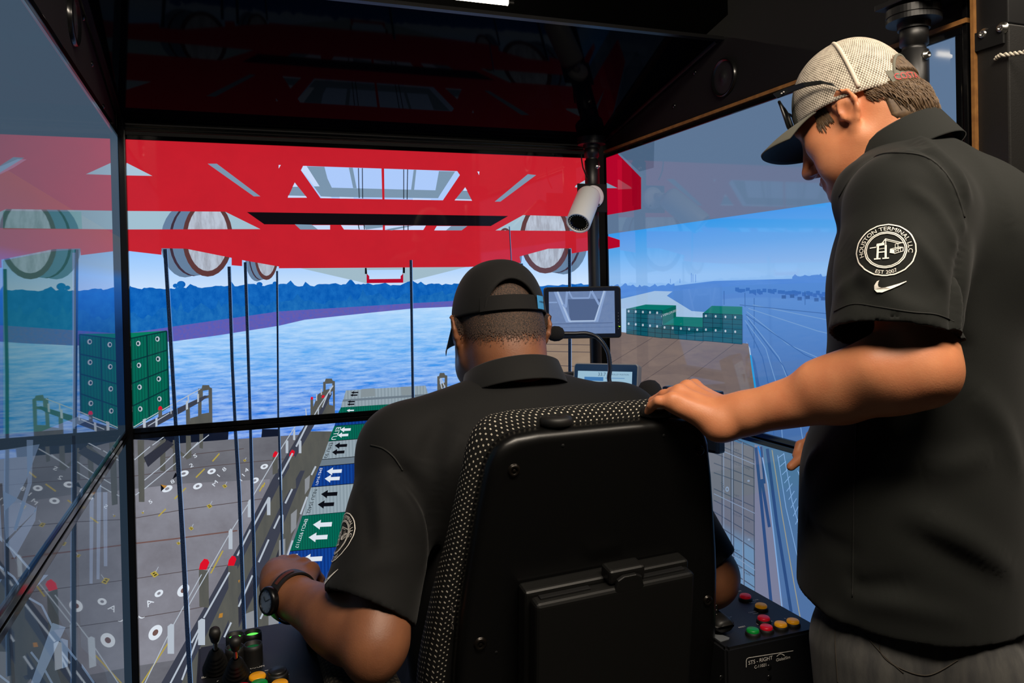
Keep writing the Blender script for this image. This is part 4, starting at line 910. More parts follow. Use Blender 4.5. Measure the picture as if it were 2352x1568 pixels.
tag(mesh_obj('grey_plate', [(xa, p4[2][1], CZ + .001), (p4[1][0] - .004, p4[1][1], CZ + .001), (p4[1][0], p4[1][1] + .004, CZ + .001), (xa + .01, p4[0][1], CZ + .001), (xa, p4[0][1], CZ + .001)] + [(xa, p4[2][1], CZ), (p4[1][0] - .004, p4[1][1], CZ), (p4[1][0], p4[1][1] + .004, CZ), (xa + .01, p4[0][1], CZ), (xa, p4[0][1], CZ)],
    [(0, 1, 2, 3, 4), (0, 5, 6, 1), (1, 6, 7, 2), (2, 7, 8, 3), (3, 8, 9, 4), (4, 9, 5, 0)], mat('grey_plate', (96, 100, 104), .5), rc_))

mic('foam headed gooseneck microphone bending in front of the small monitor', hpt, hpt - npts[0], npts, (.82, 1.56, CZ))
h2 = at(1494, 908, 1.72); n2_ = [h2 + V3(v) for v in ((.0, -.006, -.016), (-.004, -.012, -.03), (-.02, 0, -.06), (-.03, .02, -.12))]
mic('short microphone with ball foam beside the standing man\'s fingertips', h2, (0, .35, 1), n2_, (.905, 1.50, CZ), 1.45)
# dark control box behind the hand
bx = thing('control_box', 'dark navy control box standing just behind the resting hand', 'box', (.87, 1.36, CZ))
ba, bb = at(1520, 882, 1.56), at(1648, 905, 1.46)
bu = nrm((bb - ba) * [1, 1, 0]); bl = np.linalg.norm((bb - ba)[:2]); bn = np.cross([0, 0, 1], bu); bzt = (ba[2] + bb[2]) / 2
Mx = np.stack([bu, bn, [0, 0, 1]], 1)
MB().box((0, 0, -.118), (bl, .022, 0), .004, M=(Mx, np.array([ba[0], ba[1], bzt]))).build('housing', M_NAVY, bx)
MB().box((.006, -.002, -.112), (bl - .006, 0, -.012), .001, M=(Mx, np.array([ba[0], ba[1], bzt]))).build('front_panel', mat('box_face', (20, 26, 38), .3), bx)
pc2 = np.array([ba[0], ba[1], 0]) + bu * bl * .52 + bn * .011
MB().box((pc2[0] - .008, pc2[1] - .008, CZ), (pc2[0] + .008, pc2[1] + .008, bzt - .117), .002).build('stand', M_BLK, bx)
kb = on(1701, 1002, 0, XR - .007); MB_k = MB().ell(kb + [-.004, 0, 0], (.005, .011, .006), 16, 10)
tagged(MB_k, 'rubber_stopper', mat('beige_rubber', (150, 132, 108), .6), 'small beige rubber stopper on the bezel under the forearm', 'stopper')

# ------------------------------------------------------------------ operator seat
M_SHELL = mat('seat_shell', (8, 8, 8), 0.34, spec=.4, bump=(500, .12, .0004)); M_CASE = mat('case_black', (12, 12, 11), 0.48, spec=.4, bump=(900, .2, .0004))
def dots_mat(name, base, dot, pitch, rad, rough=.9):
    m = bpy.data.materials.new(name); m.use_nodes = True; nt = m.node_tree; b = nt.nodes['Principled BSDF']; L = nt.links
    b.inputs['Roughness'].default_value = rough; b.inputs['Specular IOR Level'].default_value = .25
    tc = nt.nodes.new('ShaderNodeTexCoord'); mp = nt.nodes.new('ShaderNodeMapping'); mp.inputs['Scale'].default_value = (1 / pitch, 1 / (pitch * .62), 1); L.new(tc.outputs['UV'], mp.inputs[0])
    sx = nt.nodes.new('ShaderNodeSeparateXYZ'); L.new(mp.outputs[0], sx.inputs[0])
    def M(op, a, b_=None):
        n = nt.nodes.new('ShaderNodeMath'); n.operation = op
        for i, q in enumerate((a, b_)):
            if q is None: continue
            if isinstance(q, (int, float)): n.inputs[i].default_value = q
            else: L.new(q, n.inputs[i])
        return n.outputs[0]
    row = M('FLOOR', sx.outputs[1]); off = M('MULTIPLY', M('MODULO', row, 2), .5)
    fx = M('SUBTRACT', M('FRACT', M('ADD', sx.outputs[0], off)), .5); fy = M('MULTIPLY', M('SUBTRACT', M('FRACT', sx.outputs[1]), .5), .62)
    d = M('MAXIMUM', M('ABSOLUTE', fx), M('ABSOLUTE', fy)); k = M('LESS_THAN', d, rad)
    n = nt.nodes.new('ShaderNodeTexNoise'); n.inputs['Scale'].default_value = 90; L.new(tc.outputs['UV'], n.inputs[0])
    k2 = M('MULTIPLY', k, M('ADD', M('MULTIPLY', n.outputs['Fac'], .9), .35))
    mx = nt.nodes.new('ShaderNodeMix'); mx.data_type = 'RGBA'; L.new(k2, mx.inputs[0]); mx.inputs[6].default_value = rgb(base); mx.inputs[7].default_value = rgb(dot); L.new(mx.outputs[2], b.inputs['Base Color'])
    bp = nt.nodes.new('ShaderNodeBump'); bp.inputs['Strength'].default_value = .5; bp.inputs['Distance'].default_value = .0008; L.new(k, bp.inputs['Height']); L.new(bp.outputs[0], b.inputs['Normal'])
    return m
M_DOT = dots_mat('dotted_fabric', (15, 15, 14), (206, 198, 182), .0086, .125)
M_DOT2 = dots_mat('armrest_fabric', (30, 28, 24), (74, 68, 56), .011, .2)
CX = 0.534
st = thing('operator_chair', 'black operator chair with white-dotted cushion and document case on its back', 'seat', (CX, 1.3, 0))
REC = 0.15; cu = nrm([0, -REC, 1.0]); cb_ = nrm([0, -1, -REC]); CT0 = np.array([CX, 1.04, 1.186])
def CP(x, h, o): return CT0 + np.array([x, 0, 0]) + cu * h - cb_ * o     # o>0 : forward, towards the screens
HW = [(-.62, .205), (-.50, .222), (-.38, .228), (-.25, .219), (-.10, .196), (-.04, .184), (-.015, .170), (-.003, .145), (0, .115)]
def outline(grow=0.0, hb=-.60, n=1):
    hs = np.linspace(hb, -.06, 14).tolist() + [-.045, -.032, -.02, -.011, -.004, 0]
    hw = [float(np.interp(h, [a for a, b in HW], [b for a, b in HW])) for h in hs]
    R_ = [(w_ + grow, h + grow * max(0, (h + .08) / .08)) for w_, h in zip(hw, hs)]
    top = [(x, grow + .0) for x in np.linspace(R_[-1][0], -R_[-1][0], 9)[1:-1]]
    return R_ + top + [(-x, h) for x, h in R_[::-1]]
def ring_mesh(rows, name, m, parent, close_last=True, uvs=True, smooth=True, thick=0.0):
    v = []; uv = []; n = len(rows[0][0]); cum = 0
    for i, (o2, dep) in enumerate(rows):
        if i: cum += math.hypot(rows[i][1] - rows[i - 1][1], np.linalg.norm(np.array(rows[i][0][5]) - np.array(rows[i - 1][0][5])))
        s_ = 0
        for j, (x, h) in enumerate(o2):
            if j: s_ += math.hypot(rows[0][0][j][0] - rows[0][0][j - 1][0], rows[0][0][j][1] - rows[0][0][j - 1][1])
            v.append(CP(x, h, dep * (1 + (thick * min(1, max(0, (-h - .10) / .38)) if dep > .03 else 0)))); uv.append((s_, cum))
    f = []
    for i in range(len(rows) - 1):
        for j in range(n - 1): f.append((i * n + j, i * n + j + 1, (i + 1) * n + j + 1, (i + 1) * n + j))
        f.append((i * n + n - 1, i * n, (i + 1) * n, (i + 1) * n + n - 1))
    if close_last: f.append(tuple((len(rows) - 1) * n + j for j in range(n)))
    f.append(tuple(range(n))[::-1])
    return mesh_obj(name, v, f, m, parent, smooth=smooth, uvs=uv)
sh = [(outline(-.016), -.006), (outline(-.010), -.0055), (outline(-.004), -.002), (outline(0), .004), (outline(0), .022), (outline(-.004), .026)]
o = ring_mesh([(outline(-.03), -.006)] + sh, 'shell_back', M_SHELL, st)
def cgrow(dep, extra):   # bolsters widen towards the seat
    base = outline(0)
    out = []
    for x, h in base:
        g = extra + .022 * min(1, max(0, (-h - .2) / .3)); ax_ = abs(x)
        nx = ax_ + g if ax_ >= .11 else ax_ * (1 + g / .115)
        out.append((math.copysign(max(nx, 0), x), h + extra * min(1, max(0, (h + .06) / .05))))
    return out
cr = [(cgrow(0, -.006), .026), (cgrow(0, .010), .028), (cgrow(0, .018), .036), (cgrow(0, .020), .048), (cgrow(0, .017), .060), (cgrow(0, .006), .071), (cgrow(0, -.02), .078), (cgrow(0, -.06), .078), (cgrow(0, -.09), .074)]
ring_mesh(cr, 'back_cushion', M_DOT, st, thick=.85)
for (px, py) in ((1277, 979), (1505, 957)):
    p = on(px, py, 1, 1.062); b = np.array([p[0], 1.062, 1.1865]); 
    MB().rev(b, b + [0, 0, 1], [(-.008, .012), (.004, .012), (.004, .0225), (.006, .0245), (.013, .0245), (.0165, .022), (.018, .012), (.0165, .009), (.0165, 0)], 40).build('headrest_plug', M_RUB, st)
def shell_pt(px, py):
    r = ray(px, py); t = ((CT0 + cb_ * .006) - CAM) @ cb_ / (r @ cb_); return CAM + r * t
for (px, py, rr) in ((1180, 1080, .009), (1103, 1478, .0095), (1606, 1034, .008), (1625, 1378, .008)):
    p = shell_pt(px, py); q = MB().rev(p, p + cb_, [(0, rr * 1.1), (.001, rr), (.003, rr * .92), (.004, rr * .62), (.002, rr * .55), (.002, rr * .3), (.003, rr * .25), (.003, 0)], 22).build('shell_screw', mat('screw_black', (34, 30, 26), .3, .7), st)
for (px, py) in ((1293, 1023), (1525, 1000), (1140, 1498)): p = shell_pt(px, py); MB().rev(p, p + cb_, [(0, .0026), (.0006, .0022), (.0004, 0)], 12).build('shell_hole', M_BLKM, st)
# label on shell side
p = shell_pt(1046, 1440); b = MB(); o_ = CP(-.229, (p - CT0) @ cu, .012); uxs = np.array([0, 1, 0]) * -1
for dz, wd in ((.014, .010), (.0, .012), (-.012, .012)): b.box(o_ + [-.0012, -.004, dz], o_ + [-.0004, -.004 + wd * .8, dz + .006])
b.build('shell_label', mat('label_grey', (88, 84, 80), .6), st)
# document case
k0 = on(1222, 1372, 1, 1.02); k1 = on(1592, 1308, 1, 1.02)
kw = k1[0] - k0[0]; ktop = (k0[2] + k1[2]) / 2; kx = (k0[0] + k1[0]) / 2
hk = (np.array([kx, 1.0, ktop]) - CT0) @ cu
ka = math.atan2(.008, kw)
cs = thing('document_case', 'black plastic document case with latch mounted on the seat back', 'case', CP(kx - CX, hk - .3, -.006))
ex = np.array([math.cos(ka), 0, math.sin(ka)]); ez = nrm(cu - ex * (cu @ ex)); ey = cb_
KO = CP(kx - CX, hk, -.0065)
Mk = np.stack([ex, -ey, ez], 1)
MB().box((-kw / 2 - .004, -.030, -.33), (kw / 2 + .004, 0, 0), .006, 3, M=(Mk, KO)).build('base_half', M_CASE, cs)
MB().box((-kw / 2 + .002, -.058, -.33), (kw / 2 - .002, -.0305, -.006), .009, 4, M=(Mk, KO)).build('lid_half', M_CASE, cs)
for s_ in (-1, 1): MB().box((s_ * kw * .30 - kw * .15, -.046, -.0065), (s_ * kw * .30 + kw * .15, -.036, -.0035), .0015, M=(Mk, KO)).build('lid_recess', M_BLKM, cs)
la = MB().box((-.030 + .018, -.050, -.004), (.030 + .018, -.020, .018), .006, 3, M=(Mk, KO)).build('latch', M_CASE, cs)
MB().prism([(-.024, -.012), (-.02, .004), (-.01, .009), (.01, .009), (.02, .004), (.024, -.012), (.018, -.017), (-.018, -.017)], KO + ex * .018 + ez * .002 + ey * .052, ex, ez, .006, .002).build('latch_tab', M_CASE, la)
# armrests
def armrest(x0, x1, y0, y1, z0, z1, m, nm):
    n = 20; v = []; f = []; uv = []; K = 24; prof = rrect(x1 - x0, z1 - z0, .016, 5); K = len(prof)
    ys = [y0, y0 + .004, y0 + .014] + np.linspace(y0 + .03, y1 - .03, 6).tolist() + [y1 - .014, y1 - .004, y1]; sc = [.6, .84, .96] + [1] * 6 + [.96, .84, .6]
    for y, s_ in zip(ys, sc):
        L_ = 0
        for j, (a, c) in enumerate(prof):
            if j: L_ += math.hypot(a - prof[j - 1][0], c - prof[j - 1][1])
            v.append(((x0 + x1) / 2 + a * s_, y, (z0 + z1) / 2 + c * s_)); uv.append((y, L_))
    for i in range(len(ys) - 1):
        for j in range(K): f.append((i * K + j, i * K + (j + 1) % K, (i + 1) * K + (j + 1) % K, (i + 1) * K + j))
    f.append(tuple(range(K))[::-1]); f.append(tuple((len(ys) - 1) * K + j for j in range(K)))
    return mesh_obj(nm, v, f, m, st, smooth=True, uvs=uv)
armrest(.128, .232, .99, 1.315, .803, .834, M_DOT2, 'armrest')
armrest(.764, .806, 1.10, 1.27, .803, .828, mat('armrest_vinyl', (20, 19, 18), .5), 'armrest')
MB().box((.18, 1.06, .55), (.214, 1.11, .803), .004).build('armrest_bracket', M_BLK, st); MB().box((.18, 1.06, .52), (.36, 1.11, .56), .004).build('armrest_bracket', M_BLK, st)
MB().box((.715, 1.12, .52), (.752, 1.16, .795), .004).build('armrest_bracket', M_BLK, st); MB().box((.715, 1.12, .795), (.80, 1.16, .803), .002).build('armrest_bracket', M_BLK, st)
pl2 = on(733, 1520, 0, .17); MB().box((.1655, 1.10, .70), (.1705, 1.14, .79), .001).build('hinge_plate', mat('hinge_grey', (96, 92, 82), .4, .7), st)
MB().box((.30, 1.14, .48), (.768, 1.62, .585), .035, 4).build('seat_cushion', M_DOT, st)
MB().box((.33, 1.16, .42), (.738, 1.58, .478), .008).build('seat_pan', M_BLK, st)
MB().rev((CX, 1.37, .03), (CX, 1.37, 1), [(0, .06), (.2, .055), (.205, .045), (.39, .045)], 28).build('pedestal', M_BLK, st)
MB().box((.33, 1.17, 0), (.74, 1.60, .03), .005).build('floor_plate', M_BLK, st)
tagged(MB().box((.33, 1.66, 0), (.74, 1.98, .10), .006), 'footrest', M_BLK, 'low black footrest block in front of the operator seat', 'footrest')
# ------------------------------------------------------------------ implicit bodies (one continuous surface each)
def rc(a, b, ra, rb, k=.012, sub=False):
    a = V3(a); b = V3(b); R_ = max(ra, rb)
    return dict(t='rc', a=a, b=b, ra=ra, rb=rb, k=k, sub=sub, lo=np.minimum(a, b) - R_, hi=np.maximum(a, b) + R_)
def rcs(a, b, ra, rb, n, s, k=.03, sub=False):
    d = rc(a, b, ra, rb, k, sub); d.update(t='rcs', n=nrm(n), s=s); return d
def el(c, r, M=None, k=.012, sub=False):
    c = V3(c); r = V3(r); R_ = np.full(3, r.max())
    return dict(t='el', a=c, r=r, M=np.eye(3) if M is None else M, k=k, sub=sub, lo=c - R_, hi=c + R_)
def cut(p, n, k=.004):
    """keep the side the normal points away from"""
    return dict(t='cut', a=V3(p), n=nrm(n), k=k, sub=True, lo=np.full(3, -9.), hi=np.full(3, 9.))
def pd(p, P):
    if p['t'] == 'cut': return -((P - p['a']) @ p['n'])
    if p['t'] == 'el':
        q = (P - p['a']) @ p['M']; r = p['r']
        k0 = np.sqrt(((q / r) ** 2).sum(1)) + 1e-9; k1 = np.sqrt(((q / (r * r)) ** 2).sum(1)) + 1e-9
        return k0 * (k0 - 1) / k1
    a, b = p['a'], p['b']; ba = b - a; pa = P - a; bb = ba @ ba
    h = np.clip(pa @ ba / bb, 0, 1) if bb > 1e-12 else np.zeros(len(P)); w_ = pa - h[:, None] * ba
    r = p['ra'] + (p['rb'] - p['ra']) * h
    if p['t'] == 'rcs':
        wn = w_ @ p['n']; s = p['s']; d = np.sqrt(np.maximum((w_ * w_).sum(1) - wn * wn + (wn / s) ** 2, 0)) - r
        return d * (s if s < 1 else 1)
    return np.sqrt((w_ * w_).sum(1)) - r
def sdf(prims, P):
    d = np.full(len(P), .08)
    for p in prims:
        e = pd(p, P); k = p['k']
        if p['sub']:
            e = -e; h = np.clip(.5 - .5 * (e - d) / k, 0, 1) if False else np.clip(.5 + .5 * (e - d) / k, 0, 1)
            d = d + (e - d) * h + k * h * (1 - h)
        else:
            h = np.clip(.5 + .5 * (d - e) / k, 0, 1); d = d + (e - d) * h - k * h * (1 - h)
    return d
def grow_mesh(prims, h, B=16, relax=2):
    add = [p for p in prims if not p['sub']]
    lo = np.min([p['lo'] for p in add], 0) - 3 * h; hi = np.max([p['hi'] for p in add], 0) + 3 * h
    nb = np.ceil((hi - lo) / (B * h)).astype(int)
    I = np.stack(np.meshgrid(*[np.arange(n) for n in nb], indexing='ij'), -1).reshape(-1, 3)
    C_ = lo + (I + .5) * B * h; Rb = .87 * B * h
    dc = sdf(prims, C_); I = I[np.abs(dc) < Rb * 1.5]
    g = np.stack(np.meshgrid(*[np.arange(B + 1)] * 3, indexing='ij'), -1).reshape(-1, 3) * h
    PL = np.array([p['lo'] - p['k'] * 1.5 - .012 for p in prims]); PH = np.array([p['hi'] + p['k'] * 1.5 + .012 for p in prims])
    vals = np.empty((len(I), B + 1, B + 1, B + 1), np.float32)
    for n, ib in enumerate(I):
        o = lo + ib * B * h; sel = ((PL <= o + B * h) & (PH >= o)).all(1)
        vals[n] = sdf([prims[i] for i in np.nonzero(sel)[0]], o + g).reshape(B + 1, B + 1, B + 1)
    s = vals < 0; D = nb * B + 2
    corner = [(i, j, k) for i in (0, 1) for j in (0, 1) for k in (0, 1)]
    cnt = sum(s[:, i:B + i, j:B + j, k:B + k].astype(np.int8) for i, j, k in corner)
    n, i, j, k = np.nonzero((cnt > 0) & (cnt < 8))
    cv = np.stack([vals[n, i + a, j + b, k + c] for a, b, c in corner], 1); cs = cv < 0; co = np.array(corner, float)
    acc = np.zeros((len(n), 3)); num = np.zeros(len(n))
    for a in range(8):
        for b in range(a + 1, 8):
            if np.abs(co[a] - co[b]).sum() != 1: continue
            m = cs[:, a] != cs[:, b]; t = cv[m, a] / (cv[m, a] - cv[m, b])
            acc[m] += co[a] + t[:, None] * (co[b] - co[a]); num[m] += 1
    G = I[n] * B + np.stack([i, j, k], 1)
    V = lo + (G + acc / num[:, None]) * h
    key = (G[:, 0] * D[1] + G[:, 1]) * D[2] + G[:, 2]
    order = np.argsort(key); ks = key[order]
    def find(g_):
        q = (g_[:, 0] * D[1] + g_[:, 1]) * D[2] + g_[:, 2]; pos = np.clip(np.searchsorted(ks, q), 0, len(ks) - 1)
        return np.where(ks[pos] == q, order[pos], -1)
    F = []
    for ax in range(3):
        a0 = [slice(0, B)] * 3; a1 = [slice(0, B)] * 3; a1[ax] = slice(1, B + 1)
        s0 = s[(slice(None), *a0)]; s1 = s[(slice(None), *a1)]
        n, i, j, k = np.nonzero(s0 != s1); g_ = I[n] * B + np.stack([i, j, k], 1)
        u, v = [(1, 2), (2, 0), (0, 1)][ax]; eu = np.eye(3, dtype=int)[u]; ev = np.eye(3, dtype=int)[v]
        q = np.stack([find(g_ - eu - ev), find(g_ - ev), find(g_), find(g_ - eu)], 1)
        flip = s1[n, i, j, k]; q[flip] = q[flip][:, ::-1]; F.append(q[(q >= 0).all(1)])
    F = np.concatenate(F)
    for _ in range(relax):
        A = np.zeros_like(V); c = np.zeros(len(V))
        for a, b in ((0, 1), (1, 2), (2, 3), (3, 0)):
            np.add.at(A, F[:, a], V[F[:, b]]); np.add.at(A, F[:, b], V[F[:, a]]); np.add.at(c, F[:, a], 1); np.add.at(c, F[:, b], 1)
        V = V + .5 * (A / np.maximum(c, 1)[:, None] - V)
    return V, F
def sdf_obj(name, prims, h, m, parent, relax=2):
    V, F = grow_mesh(prims, h, relax=relax); return mesh_obj(name, V, F, m, parent, smooth=True)

def head_frame(th, p, ro):
    X = np.array([-math.sin(th) * math.cos(p), math.cos(th) * math.cos(p), -math.sin(p)]); Y = np.array([-math.cos(th), -math.sin(th), 0]); Z = np.cross(X, Y)
    Y2 = Y * math.cos(ro) + Z * math.sin(ro); return np.stack([X, Y2, np.cross(X, Y2)], 1)
def head_prims(H, M, wide=1.0, full=1.0):
    w = lambda x, y, z: H + M @ np.array([x, y * wide, z])
    R = lambda a, b, ra, rb, k=.012, sub=False: rc(w(*a), w(*b), ra, rb, k, sub)
    E = lambda c, r, k=.012, sub=False, rot=None: el(w(*c), r, M if rot is None else M @ rot, k, sub)
    out = [E((-.005, 0, .034), (.092, .074 * wide, .089), .01), E((.040, 0, -.02), (.056, .058 * wide, .080), .03), E((-.045, 0, -.01), (.055, .062 * wide, .055), .03),
           R((-.002, .058, -.045), (.070, .020, -.092), .018, .020, .03), R((-.002, -.058, -.045), (.070, -.020, -.092), .018, .020, .03), E((.080, 0, -.094), (.020, .024, .018), .02),
           R((.086, -.03, .034), (.086, .03, .034), .013, .013, .02), E((.055, .046, -.010), (.032, .022, .024), .02), E((.055, -.046, -.010), (.032, .022, .024), .02),
           E((.04, .05, -.055), (.04, .02 * full, .03), .03), E((.04, -.05, -.055), (.04, .02 * full, .03), .03),
           E((.094, .032, .010), (.012, .017, .010), .012, True), E((.094, -.032, .010), (.012, .017, .010), .012, True),
           E((.080, .031, .010), (.0125, .0125, .0125), .002), E((.080, -.031, .010), (.0125, .0125, .0125), .002),
           R((.083, .020, .019), (.080, .046, .014), .0062, .005, .006), R((.083, -.020, .019), (.080, -.046, .014), .0062, .005, .006),
           R((.084, .022, .001), (.079, .045, .003), .005, .004, .006), R((.084, -.022, .001), (.079, -.045, .003), .005, .004, .006),
           R((.093, 0, .024), (.1135, 0, -.024), .0085, .0105, .012), E((.1145, 0, -.030), (.0130, .0125, .0115), .008), E((.101, .012, -.034), (.013, .0075, .0085), .006), E((.101, -.012, -.034), (.013, .0075, .0085), .006),
           E((.107, .0065, -.0425), (.0055, .0032, .005), .003, True), E((.107, -.0065, -.0425), (.0055, .0032, .005), .003, True),
           R((.092, -.018, -.060), (.092, .018, -.060), .0068, .0068, .008), E((.099, 0, -.060), (.009, .013, .006), .006), R((.093, -.015, -.0725), (.093, .015, -.0725), .0072, .0072, .007),
           R((.103, -.020, -.0665), (.103, .020, -.0665), .0022, .0022, .004, True)]
    for s in (1, -1):   # ears: rim, lobe, back plate, bowl
        path = [(.006, .073, .004), (.010, .076, .018), (.003, .082, .029), (-.010, .087, .032), (-.022, .089, .024), (-.027, .088, .008), (-.024, .085, -.008), (-.016, .081, -.020), (-.006, .076, -.031)]
        out.append(E((-.009, .080 * s, .002), (.017, .0075, .026), .006, False, np.array([[1, -.28 * s, 0], [.28 * s, 1, 0], [0, 0, 1.0]])))
        for a, b in zip(path, path[1:]): out.append(R((a[0], a[1] * s, a[2]), (b[0], b[1] * s, b[2]), .0042, .0042, .004))
        out.append(E((-.004, .075 * s, -.030), (.009, .005, .010), .006))
        out.append(E((-.006, .0895 * s, .001), (.010, .0085, .014), .004, True)); out.append(E((-.014, .092 * s, .018), (.009, .006, .007), .004, True))
        out.append(R((.008, .074 * s, -.004), (.005, .078 * s, -.010), .005, .004, .004))
    return out
def hand_prims(mcps, wrist, fingers, thumb, N, k=.009):
    """mcps: 4 knuckles index..little; fingers: per finger list of joint points after the knuckle; thumb: joint points from the wrist"""
    out = []; rad = [(.0105, .0094, .0084, .0074), (.0108, .0096, .0086, .0076), (.0102, .0092, .0082, .0073), (.0094, .0084, .0076, .0068)]
    W = V3(wrist); N = nrm(N)
    wc = [W + (V3(m) - sum(V3(q) for q in mcps) / 4) * .45 for m in mcps]
    for i, m in enumerate(mcps):
        out.append(rc(wc[i] - N * .001, V3(m) - N * .006, .0150, .0115, .014)); out.append(rc(V3(m) + N * .0012, V3(m) + N * .002, .0118, .0115, .005)); out.append(rc(wc[i] + N * .010, V3(m) + N * .0075, .0035, .0038, .007))
    for i in range(3): out.append(rc((wc[i] + wc[i + 1]) / 2 - N * .005, (V3(mcps[i]) + V3(mcps[i + 1])) / 2 - N * .007, .0135, .0105, .014))
    for i, f in enumerate(fingers):
        ch = [V3(mcps[i]) - N * .002] + [V3(p) for p in f]
        for j, (a, b) in enumerate(zip(ch, ch[1:])): out.append(rc(a, b, rad[i][min(j, 3)], rad[i][min(j + 1, 3)], .0035 if j else .006))
    t = [V3(p) for p in thumb]; tr = [.0165, .0128, .0112, .0088]
    for j, (a, b) in enumerate(zip(t, t[1:])): out.append(rc(a, b, tr[min(j, 3)], tr[min(j + 1, 3)], .012 if j == 0 else .004))
    return out

def skin_mat(name, c1, c2, c3):
    return mat(name, c1, .48, spec=.4, noise=(26, c2, .25), bump=(420, .22, .0009), sss=.12)
def cloth_mat(name, c, c2): return mat(name, c, .82, spec=.25, noise=(5, c2, .3), bump=(1100, .18, .0006), sheen=.05)

def cap_parts(par, H, M, a, b, zf, zb, zt, crown_m, opening, strap_m, brim_m, under_m, strapz=.021, brim_len=.072, brim_w=.082, brim_drop=.022, xo=-.004, front_m=None, brim_tilt=.014):
    """cap > crown, brim, strap (children of the person's cap part)"""
    NP, NT = 96, 26; v = []; uv = []; f = []; mi = []
    rimz = lambda ph: zf + (zb - zf) * (1 - math.cos(ph)) / 2
    for i in range(NP + 1):
        ph = 2 * math.pi * i / NP
        for j in range(NT + 1):
            t = j / NT * math.pi / 2; c = math.cos(t) ** .72; sft = .010 * math.sin(t) * 0
            z = rimz(ph) + (zt - rimz(ph)) * math.sin(t) ** 1.08
            v.append((xo + a * c * math.cos(ph) - .006 * math.sin(t), b * c * math.sin(ph), z)); uv.append((ph * .095, j / NT * .16))
    for i in range(NP):
        ph = 2 * math.pi * (i + .5) / NP
        for j in range(NT):
            z = rimz(ph) + (zt - rimz(ph)) * math.sin((j + .5) / NT * math.pi / 2) ** 1.08
            dph = abs(ph - math.pi)
            if (dph / opening[0]) ** 2 + (max(z - zb, 0) / opening[1]) ** 2 < 1: continue
            f.append((i * (NT + 1) + j, (i + 1) * (NT + 1) + j, (i + 1) * (NT + 1) + j + 1, i * (NT + 1) + j + 1)); mi.append(1 if (front_m is not None and (dph > 2.42)) else 0)
    W = lambda P: [H + M @ np.array(p) for p in P]
    cap = mesh_obj('cap', W(v), f, crown_m, par, smooth=True, uvs=uv, mats=[crown_m] + ([front_m] if front_m else []), midx=mi)
    sd = cap.modifiers.new('solid', 'SOLIDIFY'); sd.thickness = .0022; sd.offset = 1
    # opening trim
    pts = []
    for k in range(25):
        q = math.pi * k / 24; ph = math.pi + opening[0] * math.cos(q); z = zb + opening[1] * math.sin(q)
        s_ = min(1, max(0, (z - rimz(ph)) / (zt - rimz(ph)))) ** (1 / 1.08); t = math.asin(s_); c = math.cos(t) ** .72
        pts.append((xo + (a + .002) * c * math.cos(ph) - .006 * s_, (b + .002) * c * math.sin(ph), z))
    MB().tube(W(pts), .0026, 8).build('opening_trim', crown_m if strap_m is None else strap_m, cap)
    st_ = []
    for k in range(33):
        ph = math.pi + (opening[0] + .10) * (k / 16 - 1)
        st_.append((xo + (a + .0035) * math.cos(ph), (b + .0035) * math.sin(ph), rimz(ph)))
    vv = []; ff = []
    for p in st_:
        r = nrm([p[0], p[1], 0])
        for (dr, dz) in ((0, -.001), (.002, .0), (.002, strapz), (0, strapz + .001)): vv.append(np.array(p) + r * dr + [0, 0, dz] - r * (dz * .16))
    for k in range(32):
        for q in range(4): ff.append((k * 4 + q, k * 4 + (q + 1) % 4, (k + 1) * 4 + (q + 1) % 4, (k + 1) * 4 + q))
    strap = mesh_obj('strap', W(vv), ff, strap_m or crown_m, cap, smooth=False)
    # brim
    NU, NV = 30, 10; top = []; bot = []
    for i in range(NU + 1):
        u = i / NU * 2 - 1; ph = u * 1.20
        pi_ = np.array([xo + (a + .001) * math.cos(ph), (b + .001) * math.sin(ph), rimz(ph) + .001])
        po = np.array([xo + a + brim_len * (1 - .62 * u * u) - .035 * abs(u) ** 3, brim_w * math.sin(u * 1.35) / math.sin(1.35), rimz(0) - brim_tilt - brim_drop * abs(u) ** 2.2])
        for j in range(NV + 1):
            t = j / NV; p = pi_ + (po - pi_) * t; p[2] += .006 * math.sin(math.pi * t) * (1 - .5 * abs(u)); top.append(p); bot.append(p - [0, 0, .0032])
    nn_ = (NU + 1) * (NV + 1); ff = []; mi = []
    for i in range(NU):
        for j in range(NV):
            q = (i * (NV + 1) + j, i * (NV + 1) + j + 1, (i + 1) * (NV + 1) + j + 1, (i + 1) * (NV + 1) + j)
            ff.append(q[::-1]); mi.append(0); ff.append(tuple(x + nn_ for x in q)); mi.append(1)
    edge = [i * (NV + 1) + NV for i in range(NU + 1)]
    for p, q in zip(edge, edge[1:]): ff.append((p, q, q + nn_, p + nn_)); mi.append(0)
    for j in range(NV): ff.append((j, j + 1, j + 1 + nn_, j + nn_)); mi.append(0); e = NU * (NV + 1); ff.append((e + j + 1, e + j, e + j + nn_, e + j + 1 + nn_)); mi.append(0)
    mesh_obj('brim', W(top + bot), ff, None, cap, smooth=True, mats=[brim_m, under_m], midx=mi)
    MB().ell(H + M @ np.array([xo - .006, 0, zt + .0012]), (.0075, .0075, .004), 16, 8, M).build('top_button', front_m or crown_m, cap)
    return cap, W

